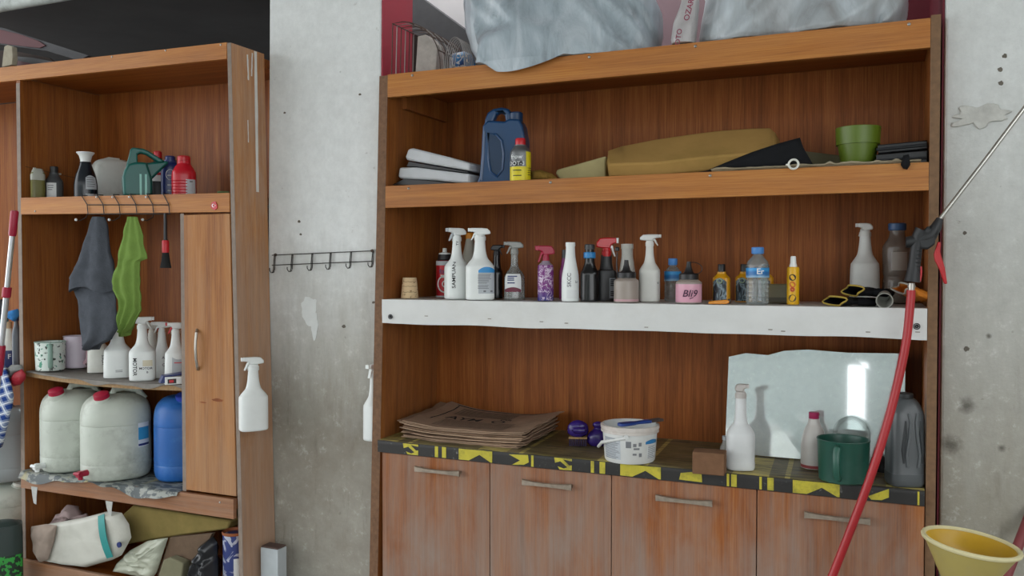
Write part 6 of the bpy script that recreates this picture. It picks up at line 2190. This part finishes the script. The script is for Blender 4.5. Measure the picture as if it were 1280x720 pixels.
for th, zf, w_, h_ in ((FRONT - .05, .57, .016, .014), (FRONT - .05, .49, .016, .008), (FRONT + .18, .53, .010, .010), (FRONT + .38, .55, .009, .012), (FRONT + .25, .43, .018, .006), (FRONT + .18, .28, .012, .006), (FRONT + .40, .26, .009, .012)):
    r0 = rb
    m.grid(lambda u, v: surf(s, th + (u - .5) * w_ / r0, H * zf + (v - .5) * h_, .001), 3, 1)
m.build('small_symbols', PRINT, t, smooth=0, normals=False)
hp_ = surf(s, FRONT - .12, H * .76, .006)
MB().se([(-.004, .009), (.004, .008)], 16, M=Matrix.Translation(hp_) @ Matrix.Rotation(PI / 2, 4, 'X')).build('handle_pivot', BKT, t)
h0 = surf(s, FRONT - .15, H * .74, .010)
h1 = surf(s, FRONT - 1.15, H * .52, .012)
h2 = surf(s, FRONT - 1.75, H * .30, .020)
MB().tube([h0, h1, h2], [.0045, .0055, .005], 8).build('handle', BKT, t)
# blue paddle brush across the bucket rim
zr = ZC + H + .0045
a, b = onz(774, 533, zr), onz(822, 527, zr)
t = thing('paint_brush', 'blue handled brush lying across the rim of the white bucket', 'brush', a)
d = (b - a)
d.z = 0
L = d.length
MB().prism([(0, -.010), (.01, -.016), (L * .36, -.013), (L * .42, -.008), (L * .55, -.009), (L * .78, -.014), (L * .78, .014), (L * .55, .009), (L * .42, .008), (L * .36, .013), (.01, .016), (0, .010)], 0, .010, 'XY').build('handle', plain('dark_blue_handle', '1c3a80', .4), t, bevel=.003)
MB().box(L * .78, L * 1.10, -.013, .013, .001, .010).build('bristles', plain('worn_brown_bristles', '4a3b35', .9, bump=.4), t, bevel=.003)
t.rotation_euler = (0, 0, math.atan2(d.y, d.x))

# brick
BRK = plain('dusty_brown_brick', '7a5b45', .95, var=.18, scale=40, bump=.4, spec=.1)
q = onz(884, 594, ZC)
t = thing('sponge_block', 'dusty brown block left of the tall white spray bottle on the counter', 'block', (q.x, q.y + .035, ZC), R(4))
MB().box(-.047, .047, -.032, .032, 0, .066).build('block', BRK, t, bevel=.003)

# tall spray bottle in front of the mirror
q = onz(927, 589, ZC)
t, s = spray('tall plain white spray bottle standing in front of the mirror', 927, 35, 480, q.y + .035, ZC, 1, plain('plain_white_plastic', 'd4d6d6', .4), plain('aged_grey_head', 'b9b3ae', .5), [(0, .93, 2.8), (.03, 1, 2.8), (.10, 1, 2.8), (.105, .98, 2.8), (.44, 1, 2.6), (.52, .92, 2.4), (.59, .70), (.65, .48), (.80, .40), (1, .36)], 16, flat=.85, turn=.1, long=.55)
t, s, hb = bottle('bottle', 'small translucent bottle half hidden behind the tall white spray bottle', 'bottle', 908, 13, 545, 2.80, ZC, [(0, .9), (.03, 1), (.6, 1), (.75, .7), (1, .5)], clear('hazy_clear', 'c0bdb8', .05, .45), ([(0, .010), (.012, .010)], LABEL_GREY))

# mirror: silvered glass sheet with dust, broken top edge, leaning on the back
k = N('dusty_mirror')
v = k.mapped((1, 1, 1))
gl = k.n('ShaderNodeBsdfGlossy')
gl.inputs['Roughness'].default_value = .045
gl.inputs['Color'].default_value = (.88, .92, .92, 1)
df = k.n('ShaderNodeBsdfDiffuse')
df.inputs['Color'].default_value = (*lin('d7e0df'), 1)
mx = k.n('ShaderNodeMixShader')
dust = k.noise(v, 16, 6, .7)
spk = k.ramp(k.noise(v, 45, 6, .75), [(.58, 0.0), (.75, .15)])
k.l(k.math('ADD', k.ramp(dust, [(.35, .34), (.65, .44)]), spk, True), mx.inputs[0])
k.l(gl.outputs[0], mx.inputs[1])
k.l(df.outputs[0], mx.inputs[2])
k.l(mx.outputs[0], k.out.inputs[0])
MIR = k.m
ym0, ym1 = 2.900, 2.945
t = thing('mirror_sheet', 'loose dusty mirror sheet with chipped top edge leaning on the cabinet back', 'mirror', (XX(1020, ym0), ym0, ZC))
outl = [(906, 574), (911, 446), (932, 441.5), (960, 444), (980, 438.5), (1010, 437), (1060, 441), (1132, 442), (1131, 500), (1130, 586), (1060, 581), (1005, 580.5)]
zt_ = at(1020, 440, ym1).z


def mirp(px, py, off):
    p = at(px, py, (ym0 + ym1) / 2)
    for _ in range(4):
        f = (p.z - ZC) / (zt_ - ZC)
        p = at(px, py, ym0 + (ym1 - ym0) * f + off)
    if p.z < ZC + .002:
        p.z = ZC + .0006
    return p


m = MB()
fr, bk = [mirp(x, y, 0) for x, y in outl], [mirp(x, y, 0) + Vector((0, .004, 0)) for x, y in outl]
n = len(outl)
m.add(fr + bk, [tuple(range(n)), tuple(range(2 * n - 1, n - 1, -1))] + [(i, (i + 1) % n, n + (i + 1) % n, n + i) for i in range(n)])
wpart(m, 'glass', MIR, t, smooth=0)

# bottle with magenta cap
q = onz(1019, 590, ZC)
t, s, hb = bottle('bottle', 'cloudy bottle with magenta cap and red base between mirror and green mug', 'bottle', 1019, 31, 515, 2.80, ZC, [(0, .97), (.02, 1), (.38, 1), (.60, .92), (.78, .72), (.90, .48), (1, .42)], plain('cloudy_white_bottle', 'c4c0bb', .35, var=.06), ([(0, .0145), (.002, .0155), (.018, .0155), (.020, .0135)], plain('magenta_cap', '9c1c50', .4)))
rr_ = half(31, 1019, 2.80)
MB().se([(0.0005, rr_ * .97), (.002, rr_ * 1.006), (.011, rr_ * 1.006)], 32, caps=(True, False)).build('red_base', plain('dull_red_base', '8f3a3c', .5), t)

# green measuring mug
q = onz(1055, 607, ZC)
GMUG = plain('bottle_green_plastic', '1c4f42', .35, var=.08, dirt='4d6d62', dirt_amt=.25)
ym = q.y + .068
mug('bottle green plastic jug with handle, before the mirror on the counter', 1056, 62, 549, ym, ZC, GMUG, plain('handle_green', '2a5a4c', .4), FRONT - .18, taper=.93, name='green_jug', cat='jug')
t, s, hb = bottle('bottle', 'clear rounded plastic jar behind the bottle green jug', 'jar', 1066, 44, 520, 2.83, ZC, [(0, .95), (.03, 1), (.62, 1), (.80, .90), (.90, .70), (.97, .38), (1, .05)], clear('clear_jar', 'eef2f1', .02, .90, fres=.25))
# black crumple and grey jug at the right end
t, _ = crumple('rag', 'dark rag crumpled on the counter between green jug and grey jug', 'rag', [(1084, 586), (1090, 571), (1104, 570), (1113, 578), (1116, 592), (1090, 596)], 2.845, .06, plain('dark_grey_rag', '2b2c2e', .7, var=.3, scale=30), 4.4, .012, 30, part='fabric')
q = onz(1133, 611, ZC)
yj = q.y + .058
t = placed('oil_jug', 'dark grey oil jug with moulded grips at the right end of the counter', 'jug', 1133, yj, ZC, turn=.35)
Ht = height(1133, 491, yj, ZC)
hw = half(42, 1133, yj)
GJ = plain('dark_grey_polythene', '4b4f51', .32, var=.08, scale=10)
s = smooth_secs([(0, hw * .92, hw * .85, 4), (.008, hw * .98, hw * .92, 4.5), (Ht * .14, hw, hw * .94, 4.5), (Ht * .15, hw * .97, hw * .92, 4.5), (Ht * .70, hw * .97, hw * .92, 4.2), (Ht * .84, hw * .86, hw * .80, 3.6), (Ht * .93, hw * .60, hw * .56, 2.6), (Ht * .945, hw * .42, hw * .42, 2)], 3)
MB().se(s, 40).build('body', GJ, t)
MB().se([(Ht * .93, hw * .42), (Ht * .945, hw * .46), (Ht * .99, hw * .46), (Ht, hw * .40)], 24).build('cap', plain('black_screw_cap', '2a2c2d', .4), t)
for sd in (-1, 1):
    pts = [(.0, .18), (.34, .22), (.42, .35), (.25, .55), (.18, .70), (.30, .80)]
    m = MB()
    m.tube([surf(s, FRONT + .15 + sd * a * .9, Ht * b, .0012) for a, b in pts[1:]], .004, 8)
    m.build('moulded_rib', plain('grey_moulded_rib', '5d6163', .3), t)
    m = MB()
    m.tube([surf(s, FRONT + .15 + sd * (a + .35), Ht * b, -.001) for a, b in ((.18, .26), (.22, .4), (.12, .58), (.10, .72))], [.003, .006, .006, .003], 8)
    m.build('recess_shade', plain('dark_recess_shade', '303335', .4), t)  # dark strip painting shade in the grips; nothing is hollowed out

# ------------------------------------------------------------------ pressure gun and hose
yg = 2.585
gun = thing('spray_gun', 'black pressure washer gun with red trigger and long steel lance hanging at right', 'spray gun', at(1142, 355, yg))
GB = plain('matt_black_grip', '202123', .5, var=.1)


def gp(px, py, dy=0.0):
    return at(px, py, yg + dy)


wpart(MB().tube([gp(1140, 352), gp(1141, 345), gp(1143, 330), gp(1145, 312), gp(1148, 296), gp(1153, 288)], [.021, .0185, .0155, .0155, .017, .020], 14), 'grip', GB, gun)
m = MB()
for i in range(8):
    u = i / 7
    a = gp(1146.5 + 3 * u - 1, 338 - 34 * u, -.014)
    m.tube([a + Vector((-.004, .0, 0)), a + Vector((.008, .004, .001))], .0024, 6)
wpart(m, 'grip_rib', GB, gun)
wpart(MB().tube([gp(1132, 303), gp(1133, 303), gp(1150, 300), gp(1163, 294), gp(1170, 284), gp(1175, 273)], [.013, .0155, .0165, .019, .0145, .0085], 14), 'valve_body', GB, gun)
wpart(MB().prism([(p.x, p.z) for p in (gp(1146, 296), gp(1160, 282), gp(1168, 290), gp(1169, 305), gp(1160, 312), gp(1150, 311))], yg - .016, yg + .016), 'housing', GB, gun, bevel=.005)
wpart(MB().tube([gp(1174.5, 274), gp(1230, 202), gp(1300, 109)], .0056, 12), 'lance', plain('polished_steel_lance', 'b9b6b0', .22, .9), gun)
wpart(MB().prism([(p.x, p.z) for p in (gp(1167, 318), gp(1172, 302), gp(1176, 303), gp(1175, 315), (gp(1181, 335)), gp(1184, 355), gp(1180, 355), gp(1174, 337), gp(1168, 325))], yg - .009, yg + .009), 'trigger', plain('red_trigger', 'b51f25', .4), gun, bevel=.003)
wpart(MB().tube([gp(1149, 352), gp(1151, 340), gp(1150.5, 333)], .004, 8), 'safety_catch', RED, gun)
cn = wpart(MB().tube([gp(1139.5, 354), gp(1139.3, 363)], .0085, 14), 'coupling', STEEL, gun)
wpart(MB().tube([gp(1139.4, 357), gp(1139.35, 359)], .0105, 12), 'coupling_ring', STEEL, cn).location = (0, 0, 0)
# peg on the panel that carries the gun
wpart(MB().tube([gp(1158, 300, .012), Vector((gp(1158, 300).x, YF - .003, gp(1158, 300).z + .006))], .004, 8), 'hanging_peg', STEEL, gun)
hose = thing('hose', 'red rubber hose running down from the pressure gun across the right door', 'hose', (at(1040, 720, 2.50).x, 2.50, 0))
hp = [gp(1139, 362.5), gp(1138, 378), at(1133, 425, 2.582), at(1124, 470, 2.578), at(1113, 515, 2.570), at(1100, 560, 2.562), at(1083, 610, 2.555), at(1064, 660, 2.550), at(1042, 716, 2.545), at(1020, 770, 2.53)]
e = hp[-1]
hp += [Vector((e.x - .04, 2.50, e.z - .16)), Vector((e.x - .07, 2.45, .20)), Vector((e.x - .06, 2.36, .03)), Vector((e.x - .05, 2.22, .0135)), Vector((e.x - .3, 2.1, .0135))]
fine = []
for i in range(len(hp) - 1):
    p0, p1, p2, p3 = hp[max(i - 1, 0)], hp[i], hp[i + 1], hp[min(i + 2, len(hp) - 1)]
    for j in range(6):
        u = j / 6
        fine.append(.5 * ((2 * p1) + (p2 - p0) * u + (2 * p0 - 5 * p1 + 4 * p2 - p3) * u * u + (3 * p1 - p0 - 3 * p2 + p3) * u ** 3))
fine.append(hp[-1])
for p in fine:
    p.z = max(p.z, .0125)
wpart(MB().tube(fine, .0115, 12), 'tube', plain('red_rubber_hose', 'a82026', .35, var=.08, scale=10), hose)

# ------------------------------------------------------------------ yellow drain funnel on its stand, red pole
yf = 2.20
cL, cR = at(1153, 668, yf), at(1277, 690, yf)
cen = (cL + cR) / 2
fx = thing('drain_funnel', 'wide yellow oil drain funnel with pale worn rim at lower right', 'funnel', (cen.x, yf, 0))
tiltM = Matrix.Translation((cen.x, yf, cen.z)) @ Matrix.Rotation(R(6.5), 4, 'Y')
rf = (cR - cL).length / 2
FUN = plain('dirty_yellow_plastic', 'c2991d', .4, var=.12, scale=8, dirt='9a7a1c', dirt_amt=.4)
FUNO = plain('faded_yellow_outside', 'aa9a58', .5, var=.12, scale=8, dirt='9a9372', dirt_amt=.5)
FUNR = plain('scuffed_cream_rim', 'cfc69a', .55, var=.1)
ns = 64
wpart(MB().se([(-.17, rf * .20), (-.14, rf * .24), (-.010, rf * .94), (0, rf * .97)], ns, caps=(False, False), M=tiltM), 'outer_cone', FUNO, fx)
wpart(MB().se([(-.135, rf * .20), (-.040, rf * .72), (-.030, rf * .76), (-.026, rf * .82), (0, rf * .945)], ns, caps=(True, False), M=tiltM), 'inner_bowl', FUN, fx)
wpart(MB().tube([tiltM @ Vector((rf * .985 * math.cos(a), rf * .985 * math.sin(a), 0)) for a in [2 * PI * i / ns for i in range(ns)]], .0055, 8, True), 'rim', FUNR, fx)
wpart(MB().se([(0.06, .022), (cen.z - .165, .026)], 20, M=Matrix.Translation((cen.x + .015, yf, 0))), 'stem', FUNO, fx)
wpart(MB().se([(0, .15), (.03, .15), (.06, .06)], 40, M=Matrix.Translation((cen.x + .015, yf, 0))), 'foot', plain('grey_stand_foot', '6a6a68', .6), fx)
a, b = at(1283, 655, 2.66), at(1258, 720, 2.56)
dr = (b - a).normalized()
bt = a + dr * ((.02 - a.z) / dr.z)
tp = a - dr * .10
# leans on the right wall
rp2 = thing('red_pole', 'faded red pole leaning on the right wall behind the yellow funnel', 'pole', bt)
wpart(MB().tube([tp, bt], .013, 14), 'shaft', plain('faded_red_paint', '7d3a3c', .6, var=.2, scale=20), rp2)
